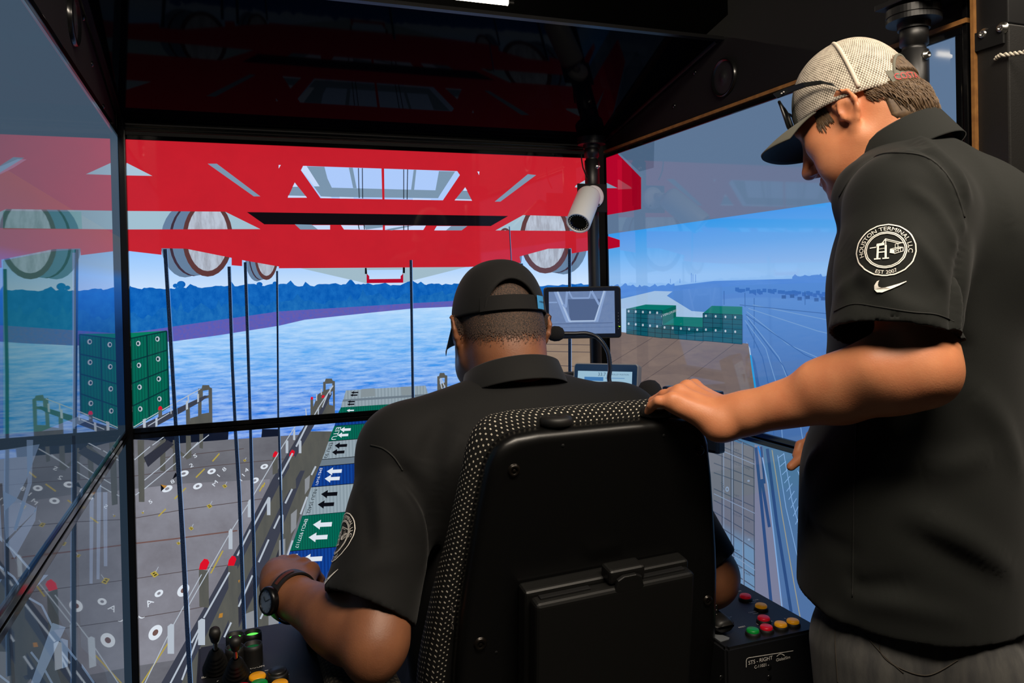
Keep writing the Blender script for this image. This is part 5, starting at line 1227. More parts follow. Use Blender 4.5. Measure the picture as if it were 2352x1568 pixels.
def collar_part(par, c, ax_up, ax_f, r_in, r_out, h_top, h_low, m, gap=.35, back_rise=.012, flare=.0):
    """folded shirt collar: stands against the neck and turns down outside"""
    up = nrm(ax_up); f = nrm(np.array(ax_f) - up * (np.array(ax_f) @ up)); l = np.cross(up, f); v = []; ff = []; n = 40
    prof = [(r_in, h_low * .2), (r_in - .001, h_top * .9), (r_in + .003, h_top + .003), (r_in + .008, h_top), (r_out, h_low), (r_out + .001, h_low - .003), (r_out - .004, h_low - .001), (r_in + .004, h_top - .006)]
    for i in range(n + 1):
        a = math.pi + (i / n * 2 - 1) * (math.pi - gap); ca = math.cos(a)
        for (r, h) in prof:
            e = 1 + flare * ca * (1 if r > r_in + .005 else 0)
            hh = h + back_rise * (1 - ca) / 2 * (1 if h > 0 else .6) - .022 * max(0, ca) * (1 if h < h_top * .5 else .6)
            v.append(V3(c) + f * ca * r * 1.08 * e + l * math.sin(a) * r * 1.04 + up * hh)
    P = len(prof)
    for i in range(n):
        for j in range(P): ff.append((i * P + j, i * P + (j + 1) % P, (i + 1) * P + (j + 1) % P, (i + 1) * P + j))
    ff.append(tuple(range(P))[::-1]); ff.append(tuple(n * P + j for j in range(P)))
    return mesh_obj('collar', v, ff, m, par, smooth=True)

def press_folds(o, folds, bvh=None):
    """raise (amp > 0) or sink folds that run along lines on the cloth"""
    bvh = bvh or bvh_of(o); me = o.data; n = len(me.vertices); co = np.empty(n * 3); me.vertices.foreach_get('co', co); co = co.reshape(-1, 3)
    no = np.empty(n * 3); me.vertices.foreach_get('normal', no); no = no.reshape(-1, 3); base = wloc(o); out = co.copy()
    for L_, amp, wd in folds:
        P = cast_px(bvh, L_, 0, 8)
        if len(P) < 2: continue
        P = np.array(P) - base; m = len(P); env = np.sin(np.linspace(.25, math.pi - .25, m)) ** .6
        lo = P.min(0) - 3 * wd; hi = P.max(0) + 3 * wd; idx = np.nonzero(((co > lo) & (co < hi)).all(1))[0]
        d = np.sqrt(((co[idx, None] - P[None]) ** 2).sum(2)); j = d.argmin(1); dm = d[np.arange(len(idx)), j]
        out[idx] += no[idx] * (amp * env[j] * np.exp(-(dm / wd) ** 2))[:, None]
    me.vertices.foreach_set('co', out.ravel()); me.update()

def project_on(bvh, pts, N, off):
    out = []; N = Vector(nrm(N).tolist())
    for p in pts:
        q = Vector(np.asarray(p, float).tolist()); hit = bvh.ray_cast(q + N * .12, -N, .3)
        out.append(np.array((hit[0] if hit[0] is not None else q) + (hit[1] if hit[0] is not None and hit[1].dot(N) > 0 else N) * off))
    return out
def bvh_of(o):
    me = o.data; base = Vector(wloc(o).tolist())
    return BVHTree.FromPolygons([v.co + base for v in me.vertices], [list(p.vertices) for p in me.polygons])

class Stitch:
    """embroidery: strokes and letters in a (u,v) plane, then pressed on to cloth"""
    def __init__(s): s.p = []; s.f = []
    def stroke(s, pts, wd):
        for a, b in zip(pts, pts[1:]):
            a = np.array(a, float); b = np.array(b, float); L_ = np.hypot(*(b - a)); d = (b - a) / (L_ + 1e-12); n = np.array([-d[1], d[0]]) * wd / 2
            q = len(s.p); s.p += [a + n - d * wd * .2, a - n - d * wd * .2, b - n + d * wd * .2, b + n + d * wd * .2]; s.f.append((q, q + 1, q + 2, q + 3))
    def poly(s, pts):
        q = len(s.p); s.p += [np.array(p, float) for p in pts]
        for t in tessellate_polygon([[Vector((p[0], p[1], 0)) for p in pts]]): s.f.append(tuple(q + i for i in t))
    def word(s, t, fn, size):
        v, f = text2d(t); q = len(s.p); s.p += [fn(x * size, y * size) for x, y in v]; s.f += [tuple(q + i for i in t_) for t_ in f]
    def arc_word(s, t, R_, a_mid, size, span, inside=False):
        v, f = text2d(t); L_ = np.ptp(v[:, 0]); cx_ = (v[:, 0].max() + v[:, 0].min()) / 2; q = len(s.p)
        for x, y in v:
            if not inside: a = a_mid - (x - cx_) / L_ * span; r = R_ + y * size
            else: a = a_mid + (x - cx_) / L_ * span; r = R_ - y * size
            s.p.append(np.array([r * math.cos(a), r * math.sin(a)]))
        s.f += [tuple(q + i for i in t_) for t_ in f]
    def build(s, name, m, par, bvh, c, ux, uy, N, off=.0015):
        P = project_on(bvh, [V3(c) + V3(ux) * p[0] + V3(uy) * p[1] for p in s.p], N, off); fs = []
        for t in s.f:
            a, b, c_ = P[t[0]], P[t[1]], P[t[2]]
            fs.append(t if np.cross(b - a, c_ - a) @ nrm(N) > 0 else t[::-1])
        return mesh_obj(name, P, fs, m, par)
def round_logo(S):
    """outer ring, double inner ring, arched lettering, ship-to-shore crane with hanging container; S = outer radius"""
    q = Stitch(); q.k = 1.25; T = lambda a, r, wob=0: (r * math.cos(a), r * math.sin(a) * (1 + wob * math.sin(3 * a)))
    for r, wd in ((1.0, .044), (.70, .036), (.645, .030)): q.stroke([(S * r * math.cos(2 * math.pi * i / 48) * (1 + .008 * math.sin(i * 1.9)), S * r * .985 * math.sin(2 * math.pi * i / 48) * (1 + .008 * math.cos(i * 2.3))) for i in range(49)], S * wd)
    q.arc_word('HOUSTON TERMINAL LLC', S * .755, math.pi / 2 + .02, S * .215, math.radians(206)); q.arc_word('EST 2007', S * .925, -math.pi / 2, S * .19, math.radians(48), True)
    s_ = lambda pts, wd: q.stroke([(S * x, S * y) for x, y in pts], S * wd)
    s_([(-.52, .12), (.60, .22)], .035); s_([(-.28, -.32), (-.24, .16)], .07); s_([(.0, -.32), (.02, .16)], .07); s_([(-.26, -.08), (.01, -.08)], .045); s_([(-.24, .04), (.0, .06)], .02); s_([(-.38, -.33), (-.18, -.33)], .05); s_([(-.1, -.33), (.1, -.33)], .05)
    q.poly([(S * x, S * y) for x, y in ((-.30, .16), (-.02, .18), (-.02, .28), (-.28, .26))]); s_([(-.10, .26), (.02, .42), (.02, .18)], .03); s_([(.02, .42), (.55, .22)], .028); s_([(.02, .36), (.40, .22)], .02)
    for x in (.33, .42): s_([(x, .18), (x, .02)], .014)
    q.poly([(S * x, S * y) for x, y in ((.14, -.14), (.30, -.18), (.30, -.02), (.16, .0))]); s_([(.30, -.18), (.58, -.10), (.58, .04), (.30, -.02)], .022); s_([(.16, .0), (.44, .06), (.58, .04)], .022)
    q.word('HT', lambda x, y: np.array([S * .43 + x, S * -.115 + y + x * .2]), S * .16)
    return q
def swoosh(S):
    q = Stitch(); up = [(-.5, .16), (-.60, -.02), (-.60, -.20), (-.50, -.33), (-.30, -.36), (0.02, -.24), (.35, -.08), (.62, .08)]; lo = [(.62, .11), (.34, .0), (.05, -.10), (-.18, -.155), (-.34, -.15), (-.43, -.10), (-.46, 0), (-.44, .12), (-.40, .19)]
    q.poly([(S * x, S * y) for x, y in up + lo]); return q

def scalp_point(bvh, W, ph, z, e, x0=-.005):
    """point just outside the head surface in direction ph at height z (head frame)"""
    d = np.array([math.cos(ph), math.sin(ph) * .85, 0]); a = W(*(np.array([x0, 0, z]) + d * .2)); b = W(x0, 0, z); r = nrm(b - a)
    h = bvh.ray_cast(Vector(a.tolist()), Vector(r.tolist()), .25)
    return np.array(h[0]) - r * e if h[0] is not None else b

def smooth_px(L_, n=10):
    out = []
    for i in range(len(L_) - 1):
        p0, p1, p2, p3 = (np.array(L_[j], float) for j in (max(i - 1, 0), i, i + 1, min(i + 2, len(L_) - 1)))
        for k in range(n): t = k / n; out.append(.5 * ((2 * p1) + (-p0 + p2) * t + (2 * p0 - 5 * p1 + 4 * p2 - p3) * t * t + (-p0 + 3 * p1 - 3 * p2 + p3) * t ** 3))
    return out + [np.array(L_[-1], float)]
def cast_px(bvh, L_, off=.0004, n=10):
    out = []
    for q in smooth_px(L_, n):
        r = nrm(ray(*q)); h = bvh.ray_cast(Vector(CAM.tolist()), Vector(r.tolist()), 5)
        if h[0] is not None: out.append(np.array(h[0] + h[1] * off))
    return out
# ------------------------------------------------------------------ standing man
SK1 = skin_mat('skin_fair', (212, 142, 100), (196, 122, 84), 0)
M_POLO = cloth_mat('polo_black', (21, 23, 20), (17, 19, 17)); M_COLR = cloth_mat('collar_knit', (25, 27, 24), (21, 23, 21))
M_THR = mat('embroidery', (244, 238, 228), .7); M_DENIM = mat('denim', (46, 46, 47), .85, noise=(70, (74, 73, 70), .22), bump=(900, .3, .0008), aniso_scale=(1, 1, .25), sheen=.1)
thB = math.radians(30); fB = np.array([-math.sin(thB), math.cos(thB), 0]); lB = np.array([-math.cos(thB), -math.sin(thB), 0]); UPZ = np.array([0, 0, 1.0])
SL = at(2085, 450, 1.10); C0 = SL + .175 * -lB; C0[2] = 0
SR = C0 - lB * .138 + fB * .03; SR[2] = 1.51
def B(f, l, z): return C0 + fB * f + lB * l + UPZ * z
HS = np.array([1.012, 1.013, 1.659]); MS = head_frame(math.radians(25.5), math.radians(25), math.radians(4.3))
hsw = lambda x, y, z: HS + MS @ np.array([x, y, z])
EL = at(2108, 842, 1.035); WL = at(1678, 957, 1.17)
man = thing('person', 'standing man in black polo, jeans and light mesh cap, hand on the seat back', 'person', (C0[0], C0[1], 0))
NB = B(.045, 0, 1.575)
pr = head_prims(HS, MS)
pr += [rc(hsw(-.030, 0, -.055), NB, .058, .066, .03), rc(hsw(-.045, 0, -.02), B(.02, 0, 1.585), .05, .056, .03),
       rcs(B(.03, 0, 1.15), B(.03, 0, 1.46), .145, .15, fB, .62, .03), rcs(B(.05, 0, .86), B(.03, 0, 1.15), .15, .14, fB, .7, .03), rc(SL, SR, .05, .05, .04), rc(NB - UPZ * .02, SL, .042, .048, .03), rc(NB - UPZ * .02, SR, .042, .048, .03)]
# left arm reaching to the seat
FM = at(1930, 898, 1.09)
pr += [rc(SL, EL, .055, .049, .02), rc(EL, EL + (FM - EL) * .35, .050, .050, .02), rc(EL + (FM - EL) * .3, FM, .050, .0425, .02), rc(FM, WL, .0425, .0285, .02), el(EL + np.array([.018, -.004, -.014]), (.030, .032, .034), None, .02),
       rc(at(2000, 840, 1.04), at(1880, 875, 1.09), .030, .026, .03), rcs(WL + (FM - WL) * .12, WL, .030, .031, UPZ, .95, .02)]
mc_ = [at(1594, 888, 1.237), at(1578, 890, 1.217), at(1560, 900, 1.195), at(1543, 919, 1.173)]
Nh = nrm(np.cross(mc_[3] - mc_[0], WL - mc_[1])); Nh = Nh if Nh[2] > 0 else -Nh
fg = [[at(1560, 905, 1.27), at(1532, 925, 1.29), at(1518, 942, 1.30)], [at(1543, 902, 1.245), at(1512, 918, 1.265), at(1498, 938, 1.275)],
      [at(1526, 907, 1.215), at(1500, 922, 1.235), at(1490, 941, 1.245)], [at(1513, 921, 1.178), at(1497, 931, 1.192), at(1488, 948, 1.206)]]
pr += hand_prims(mc_, WL, fg, [WL + (mc_[0] - WL) * .2, at(1632, 925, 1.245), at(1600, 925, 1.27), at(1575, 938, 1.285)], Nh)
pr += [el(at(1650, 985, 1.16), (.021, .021, .019), None, .018), rc(at(1640, 975, 1.165), at(1560, 930, 1.178), .0155, .0125, .014)]
# right arm, hand showing in front of the belly
ERt = B(.13, -.215, 1.23); WRt = B(.175, -.17, 1.135)
pr += [rc(SR, ERt, .052, .046, .02), rc(ERt, WRt, .046, .030, .02)]
k1, k2 = at(1852, 1030, 1.345), at(1858, 1058, 1.325)
mr2 = [WRt + (k1 - WRt) * .55 + [0, 0, .012], WRt + (k1 - WRt) * .6 + [0, 0, -.004], WRt + (k1 - WRt) * .56 + [0, 0, -.020], WRt + (k1 - WRt) * .5 + [0, 0, -.036]]
fr2 = [[at(1868, 1012, 1.35), at(1838, 1022, 1.345), at(1829, 1045, 1.335)], [at(1866, 1040, 1.335), at(1836, 1054, 1.325), at(1816, 1072, 1.315)], [at(1880, 1062, 1.33), at(1852, 1078, 1.32), at(1848, 1092, 1.315)], [at(1895, 1078, 1.33), at(1872, 1092, 1.325), at(1868, 1102, 1.32)]]
pr += hand_prims(mr2, WRt, fr2, [WRt + fB * .01, WRt + fB * .05 + [0, 0, .03], at(1880, 1000, 1.35), at(1862, 1000, 1.345)], nrm(lB * .4 + fB * .5 + UPZ * .3))
# legs inside the jeans
HLf, HRt = B(.03, .095, .88), B(.03, -.095, .88); KL, KR = B(.055, .11, .48), B(.055, -.11, .48); AL, AR = B(.0, .12, .10), B(.0, -.12, .10)
pr += [rc(HLf, KL, .078, .055, .02), rc(HRt, KR, .078, .055, .02), rc(KL, AL, .055, .038, .02), rc(KR, AR, .055, .038, .02), rc(AL, AL + fB * .12 - UPZ * .055, .035, .03, .02), rc(AR, AR + fB * .12 - UPZ * .055, .035, .03, .02)]
bod1 = sdf_obj('body', pr, .0034, SK1, man)
# polo shirt
ps = [rcs(B(.030, 0, 1.06), B(.004, 0, 1.42), .192, .182, fB, .78, .025), rcs(B(.046, 0, .84), B(.040, 0, 1.06), .202, .198, fB, .85, .025), rcs(B(.0, -.14, 1.475), B(.0, .13, 1.475), .075, .075, UPZ, .95, .05),
      el(B(-.035, .0, 1.44), (.115, .14, .13), None, .05), el(B(.055, .05, 1.38), (.08, .09, .10), None, .04),
      rc(B(.03, 0, 1.552), SL + [0, 0, -.012], .070, .068, .04), rc(B(.03, 0, 1.552), SR + [0, 0, -.012], .070, .068, .04), rc(B(.05, .03, 1.548), B(.065, .10, 1.525), .063, .060, .03)]
sA = at(2080, 478, 1.095); sB = at(2052, 780, 1.045); sd_ = nrm(sB - sA)
ps += [rc(sA, sA + (sB - sA) * .5, .078, .080, .035), rc(sA + (sB - sA) * .45, sB + sd_ * .03, .080, .083, .02)]
rA = SR; rB = SR + (ERt - SR) * .78; rd_ = nrm(rB - rA)
ps += [rc(rA, rB, .062, .064, .03)]
# folds across the sleeve and side
for (a, b, r_) in () and (((2095, 360, 1.075), (2178, 470, 1.06), .010), ((2120, 345, 1.09), (2205, 500, 1.07), .011), ((2140, 430, 1.04), (2192, 560, 1.05), .009), ((2080, 560, 1.00), (2185, 700, 1.02), .008), ((1960, 590, 1.02), (2010, 680, .99), .007), ((2020, 640, .98), (2120, 745, .985), .007)):
    ps.append(rc(at(*a), at(*b), r_, r_ * .6, .03))
for (f1, l1, z1, f2, l2, z2, r_) in () and ((-.10, .16, .99, .16, .17, .93, .012), (-.08, .17, 1.04, .05, .19, .97, .010), (-.12, .10, 1.24, -.02, .17, 1.12, .012), (.10, .17, 1.06, .20, .10, .98, .010), (.02, .185, .935, .10, .18, .90, .010)):
    ps.append(rc(B(f1, l1, z1), B(f2, l2, z2), r_, r_ * .7, .04))
ps += [cut(B(0, 0, .865), -UPZ + fB * .0 - lB * .03, .004), cut(sB, sd_ + nrm(VR) * .10, .004), cut(rB, rd_, .004)] if False else []
def dome_shirt(add, hem_pt, hem_n, sleeves, inner):
    return add + [cut(hem_pt, hem_n, .004)]
hem = cut(B(0, 0, .882), -UPZ + fB * .05, .005)
torso_part = [p for p in ps]
polo_p = torso_part + [hem]
polo_p += [rcs(B(.046, 0, .80), B(.044, 0, .935), .194, .190, fB, .85, .006, True)]
V_, F_ = None, None
# sleeve ends: trim beyond the hem and hollow out
def halfcap(c, d, R_):   # remove a slab of tube beyond the hem only near the arm
    return rc(c + d * (R_ + .0005), c + d * (R_ + .10), R_, R_, .004, True)
hemdir = nrm(sd_ + VR * .02)
polo_p += [dict(t='cyl', a=sB, n=hemdir, k=.004, sub=True, R=.105, L=.11, lo=sB - .2, hi=sB + .2), dict(t='cyl', a=rB, n=rd_, k=.004, sub=True, R=.09, L=.10, lo=rB - .2, hi=rB + .2)]
polo_p += [rc(sB - sd_ * .055, sB + sd_ * .06, .074, .077, .006, True), rc(rB - rd_ * .03, rB + rd_ * .05, .055, .057, .006, True)]
_pd0 = pd
def pd(p, P):
    if p['t'] == 'cyl':   # solid disc of length L starting at a, along n
        q = P - p['a']; t = q @ p['n']; r = np.sqrt(np.maximum((q * q).sum(1) - t * t, 0))
        return np.maximum(np.maximum(-t, t - p['L']), r - p['R'])
    return _pd0(p, P)
polo = sdf_obj('polo_shirt', polo_p, .0042, M_POLO, man, relax=3)
press_folds(polo, [([(2100, 309), (2155, 354), (2200, 405), (2221, 453)], .008, .011), ([(2085, 330), (2140, 362), (2190, 425), (2212, 500)], -.007, .009), ([(2073, 354), (2128, 364), (2183, 419), (2204, 481), (2207, 536)], .008, .011),
    ([(2093, 433), (2142, 474), (2176, 526), (2200, 570)], .005, .010), ([(2100, 543), (2142, 601), (2169, 653)], .005, .010), ([(1928, 670), (1970, 636), (1994, 615)], .006, .014), ([(1935, 560), (1960, 640), (1990, 700)], -.005, .016), ([(2010, 640), (2060, 690), (2130, 720)], .004, .014),
    ([(2215, 560), (2205, 700), (2200, 820)], -.012, .016), ([(2118, 1078), (2200, 1066), (2276, 1040)], .007, .022), ([(2123, 1194), (2220, 1240), (2308, 1310)], .010, .024), ([(2090, 1230), (2200, 1290), (2300, 1340)], -.007, .02), ([(1886, 1036), (1866, 1056), (1852, 1090)], .006, .014), ([(1850, 1190), (1880, 1230), (1950, 1262)], -.006, .016),
    ([(1970, 1374), (2055, 1389), (2202, 1421)], .006, .018), ([(1960, 1330), (1990, 1350), (2080, 1340)], -.007, .016), ([(2240, 900), (2300, 980), (2340, 1080)], .008, .022), ([(2210, 330), (2260, 380), (2300, 450), (2320, 520)], .006, .018), ([(1830, 1380), (1880, 1400), (1940, 1425)], .005, .014)])
bv = bvh_of(polo)
nkax = nrm(hsw(-.03, 0, -.055) - B(-.02, 0, 1.52))
collar_part(polo, B(.045, 0, 1.588), nrm(UPZ + fB * .48), fB, .069, .088, .036, -.010, M_COLR, gap=.5, back_rise=.010)
# stitched seams
def seam(par, pxs, bvh, N, wd=.0016, name='seam', m=None):
    pts = project_on(bvh, pxs, N, .0002); MB().tube(pts, wd, 6).build(name, m or mat('seam_thread', (22, 23, 20), .8), par)
vN = -nrm(ray(2060, 560))
M_SEAM = mat('seam_thread', (20, 21, 18), .8)
def seam_px(bvh, par, L_, r=.0014):
    p = cast_px(bvh, L_)
    if len(p) > 2: MB().tube(p, r, 6).build('seam', M_SEAM, par)
seam_px(bv, polo, [(1928, 452), (1965, 395), (2015, 358), (2065, 351), (2120, 358), (2160, 385), (2192, 430), (2215, 500)])
seam_px(bv, polo, [(1916, 715), (1960, 698), (2020, 705), (2090, 716), (2150, 722), (2192, 738)], .0009)
seam_px(bv, polo, [(1968, 960), (1962, 1130), (1960, 1240), (1958, 1370)], .0010)
lc0 = at(2034, 574, 1.0); Nl = -nrm(ray(2034, 574)) ; h = bv.ray_cast(Vector(CAM.tolist()), Vector((-Nl).tolist()), 4); cL = np.array(h[0]) if h[0] is not None else lc0
dL = (cL - CAM) @ VF; px_m = dL / FPX; n_s = nrm(np.array(h[1]) * .6 + Nl) if h[0] is not None else Nl
uxl = nrm(VR - n_s * (VR @ n_s)); uyl = np.cross(n_s, uxl)
round_logo(62 * px_m).build('embroidered_emblem', M_THR, polo, bv, cL, uxl, uyl, n_s)
cW = cL + uxl * px_m * 7 - uyl * px_m * 82
swoosh(52 * px_m).build('embroidered_swoosh', M_THR, polo, bv, cW, uxl, uyl, n_s, .0022)
# jeans
jp = [rcs(B(.045, -.070, .90), B(.045, .070, .90), .112, .112, UPZ, 1.0, .03), el(B(-.036, .060, .81), (.085, .088, .10), None, .06), el(B(-.036, -.060, .81), (.085, .088, .10), None, .06),
      rc(B(.062, .085, .82), KL, .112, .083, .02), rc(B(.062, -.085, .82), KR, .112, .083, .02), rc(KL, AL + UPZ * .02, .083, .072, .03), rc(KR, AR + UPZ * .02, .083, .072, .03),
      cut(B(0, 0, .96), UPZ, .004), cut(B(0, 0, .045), -UPZ, .004)]
jeans = sdf_obj('jeans', jp, .0048, M_DENIM, man)
bj = bvh_of(jeans)
M_STI = mat('jeans_thread', (56, 50, 42), .8)
for L_ in ([(1918, 1440), (1920, 1500), (1925, 1568)], [(2028, 1450), (2022, 1495), (2060, 1530), (2130, 1550), (2200, 1515)], [(1985, 1455), (2030, 1505), (2075, 1545)]):
    p = cast_px(bj, L_, .0006)
    if len(p) > 2: MB().tube(p, .0008, 6).build('jeans_seam', M_STI, jeans)
p = cast_px(bj, [(2030, 1462), (2120, 1470), (2215, 1478)], .001)
M_SOLE = mat('shoe_sole', (46, 44, 42), .7); M_SHOE = mat('shoe_leather', (40, 30, 24), .5)
def shoe(par, ank, f, m):
    g = ank.copy(); g[2] = 0
    u = sdf_obj('shoe', [rcs(g + f * -.045 + UPZ * .045, g + f * .165 + UPZ * .036, .042, .042, UPZ, .85, .02), rc(g - f * .02 + UPZ * .055, g - f * .01 + UPZ * .105, .042, .040, .02), el(g + f * .09 + UPZ * .05, (.05, .04, .035), None, .02), cut(g + UPZ * .012, -UPZ, .003)], .005, m, par)
    s_ = np.array([f[1], -f[0], 0]); MB().prism([(-.088, 0), (-.07, .034), (.02, .038), (.12, .044), (.18, .036), (.208, 0), (.18, -.036), (.12, -.044), (.02, -.038), (-.07, -.034)], g + UPZ * .0005, f, np.cross(UPZ, f), .014, .003).build('shoe_sole', M_SOLE, u)
shoe(man, AL, fB, M_SHOE); shoe(man, AR, fB, M_SHOE)
# cap
def mesh_fabric(name, c, hole, pitch):
    m = dots_mat(name, c, hole, pitch, .30, .85); return m
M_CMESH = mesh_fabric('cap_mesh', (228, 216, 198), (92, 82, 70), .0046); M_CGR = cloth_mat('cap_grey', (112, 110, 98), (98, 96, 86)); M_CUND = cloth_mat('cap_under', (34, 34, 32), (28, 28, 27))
M_CWHT = mat('cap_trim', (208, 196, 178), .8)
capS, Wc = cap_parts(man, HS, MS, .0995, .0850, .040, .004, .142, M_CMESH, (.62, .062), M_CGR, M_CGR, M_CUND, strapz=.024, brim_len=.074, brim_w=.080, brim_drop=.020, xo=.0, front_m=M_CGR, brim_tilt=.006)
bm1 = MB()     # woven seam bands on the mesh crown
for ph0 in (math.radians(112), math.radians(-112)):
    pts = []
    for k in range(18):
        s_ = k / 17 * .98; t = math.asin(min(1, s_)) ; c = math.cos(t) ** .72; z = .022 + (.142 - .022) * s_ ** 1.0
        pts.append((.0 + .1018 * c * math.cos(ph0) - .006 * s_, .088 * c * math.sin(ph0), z))
    bm1.tube(Wc(pts), .0034, 8)
bm1.build('crown_seam', M_CWHT, capS)
st = Stitch(); vv, ff = text2d('COSTA'); wid = np.ptp(vv[:, 0]); b1 = MB(); P_ = []
for x, y in vv:
    s_ = (x - vv[:, 0].min()) / wid; ph = math.pi - .66 + s_ * .52; r = 1.0; z = .004 + .0050 + y * .0170
    P_.append(((.0995 + .0068) * math.cos(ph), (.0850 + .0068) * math.sin(ph), z))
P_ = [(x, y, z) for x, y, z in P_]
b1.add(Wc(P_), ff); b1.build('strap_lettering', mat('thread_red', (182, 40, 46), .7), capS)
# hair below and inside the cap
M_HAIR = mat('hair_brown', (72, 54, 38), .55, noise=(160, (104, 82, 58), .2), spec=.4)
def strands(mb, W, items, r0):
    for (path) in items:
        pts = [W(*p) for p in path]; n = len(pts); mb.tube(pts, [r0 * (1 - .75 * (i / (n - 1)) ** 2) for i in range(n)], 4)
hb_ = MB(); rr = random.Random(3); items = []
_b1 = bvh_of(bod1); _cache = {}
def scalp(ph, z, e):
    return scalp_point(_b1, hsw, ph, z, e)
rimS = lambda ph: .040 + (.004 - .040) * (1 - math.cos(ph)) / 2
for i in range(1500):
    ph = math.pi + rr.uniform(-1.20, 1.20); back = 1 - abs(ph - math.pi) / 1.20
    z0 = rimS(ph) + .004 - rr.uniform(0, 1) ** 1.5 * (.034 if back > .3 else .016); L_ = rr.uniform(.020, .038) * (.5 + .6 * back)
    zmin = -.050 if back > .35 else -.012 - .105 * back
    dr = rr.uniform(-.05, .05) + (.10 if ph < math.pi else -.10); e0 = rr.uniform(.0005, .0045)
    items.append([scalp(ph + dr * t, max(z0 - L_ * t, zmin - rr.uniform(0, .006)), (.0008 + e0 * math.sin(math.pi * min(t + .15, 1)))) for t in (0, .35, .7, 1)])
for i in range(260):     # in the opening over the strap
    ph = math.pi + rr.uniform(-.58, .58); z0 = rr.uniform(.045, .075); L_ = min(.035, z0 - .026); items.append([scalp(ph + .10 * t + rr.uniform(-.02, .02), z0 - L_ * t, .002 + .003 * math.sin(3 * t)) for t in (0, .35, .7, 1)])
for s_ in (1, -1):       # sideburns
    for i in range(110):
        ph = s_ * rr.uniform(.98, 1.24); z0 = rr.uniform(.010, .034); L_ = rr.uniform(.010, .024)
        items.append([scalp(ph + .03 * t * s_, z0 - L_ * t, .0012) for t in (0, .4, .7, 1)])
strands(hb_, lambda *p: np.array(p), items, .00105); hb_.build('hair', M_HAIR, man)
base_h = [el(hsw(-.012, 0, .030), (.101, .078, .092), MS, .004), cut(hsw(0, 0, .036), MS @ nrm([.35, 0, .0]) * 1.0 if False else MS @ nrm([1, 0, .25]), .01)]
# thin under-layer of hair hugging the skull at the back
bb1 = bvh_of(bod1); vv = []; ff = []
for i in range(31):
    ph = math.pi + (i / 15 - 1) * .96
    for j in range(13):
        z = .095 - j * .0118 - (.02 * (1 - abs(ph - math.pi) / 1.16) if j > 9 else 0); z = z if abs(ph - math.pi) < .8 else max(z, -.012 - .05 * (1.16 - abs(ph - math.pi)) / .36)
        vv.append(scalp_point(bb1, hsw, ph, z, .003 - .003 * (j / 12)))
for i in range(30):
    for j in range(12): ff.append((i * 13 + j, i * 13 + j + 1, (i + 1) * 13 + j + 1, (i + 1) * 13 + j))
ho = mesh_obj('hair_base', vv, ff, M_HAIR, man, smooth=True); sm_ = ho.modifiers.new('solid', 'SOLIDIFY'); sm_.thickness = .002
# eyebrows
eb = MB()
for s_ in (1, -1):
    for i in range(40):
        y = rr.uniform(.018, .046); eb.tube([hsw(.098 - (y / .046) ** 2 * .010, s_ * y, .033 + rr.uniform(-.003, .003)), hsw(.0985 - ((y + .007) / .046) ** 2 * .011, s_ * (y + .007), .034 + rr.uniform(-.003, .003))], [.0008, .0003], 4)
eb.build('eyebrows', M_HAIR, man)
# sunglasses resting on the cap
def hp(px, py, yl):
    o = MS.T @ (CAM - HS); d = MS.T @ ray(px, py); t = (yl - o[1]) / d[1]; return o + d * t
sg = thing('sunglasses', 'black sunglasses resting on top of the grey cap brim', 'sunglasses', hsw(.12, 0, .06))
M_SG = mat('sunglass_frame', (26, 27, 26), .38); M_LENS = mat('sunglass_lens', (14, 16, 22), .06, spec=.7)
tq = [hp(1783, 222, .072), hp(1815, 208, .078), hp(1850, 196, .0885), hp(1890, 190, .0905), hp(1918, 196, .0895), hp(1934, 210, .0870)]
for s_ in (1, -1):
    v = []; f = []
    for i, q in enumerate(tq):
        hgt = (.0062, .0060, .0052, .0042, .0040, .0028)[i]; up_ = nrm(np.array([.25, 0, 1]))
        for (dy, du) in ((-.0018, -1), (.0018, -1), (.0018, 1), (-.0018, 1)): v.append(hsw(*(np.array([q[0], s_ * (q[1] + .004) + dy, q[2]]) + up_ * hgt * du)))
    for i in range(len(tq) - 1):
        for j in range(4): f.append((i * 4 + j, i * 4 + (j + 1) % 4, (i + 1) * 4 + (j + 1) % 4, (i + 1) * 4 + j))
    f += [(3, 2, 1, 0), tuple((len(tq) - 1) * 4 + j for j in range(4))]
    o = mesh_obj('temple_arm', v, f, M_SG, sg); bvl = o.modifiers.new('b', 'BEVEL'); bvl.width = .0008; bvl.segments = 2
a0, a1 = hp(1786, 219, .072), hp(1812, 284, .066); dv = (a1 - a0) * [1, 0, 1]; hL_ = np.linalg.norm(dv); dv = dv / hL_
for s_ in (1, -1):
    def lp(u, v_, o=0): return hsw(*(np.array([a0[0], 0, a0[2]]) + dv * (hL_ * .5 + v_) + np.array([.018 - .018 * (abs(s_ * .037 + u) / .072) ** 2, s_ * .037 + u, 0]) + np.array([dv[2], 0, -dv[0]]) * -o))
    rim = [(p[0], p[1]) for p in rrect(.056, hL_ * .92, .017, 7)]
    MB().tube([lp(u, v_) for u, v_ in rim], .0027, 8, closed=True).build('lens_rim', M_SG, sg)
    pts = [lp(u * .97, v_ * .97) for u, v_ in rim]; c_ = lp(0, 0, .0015); n_ = len(pts)
    o = mesh_obj('lens', pts + [c_], [(i, (i + 1) % n_, n_) for i in range(n_)], M_LENS, sg, smooth=True)
MB().tube([hsw(*(np.array([a0[0] + .018, y, a0[2]]) + dv * .010)) for y in (-.010, 0, .010)], .0028, 8).build('bridge', M_SG, sg)
t1 = hp(1797, 215, .0815); b1 = MB()
for k in (0, 1): b1.box(hsw(t1[0] - k * .004, t1[1] + .0028, t1[2]) - .0009, hsw(t1[0] - k * .004, t1[1] + .0028, t1[2]) + .0009)
b1.build('temple_mark', M_PRT, sg)

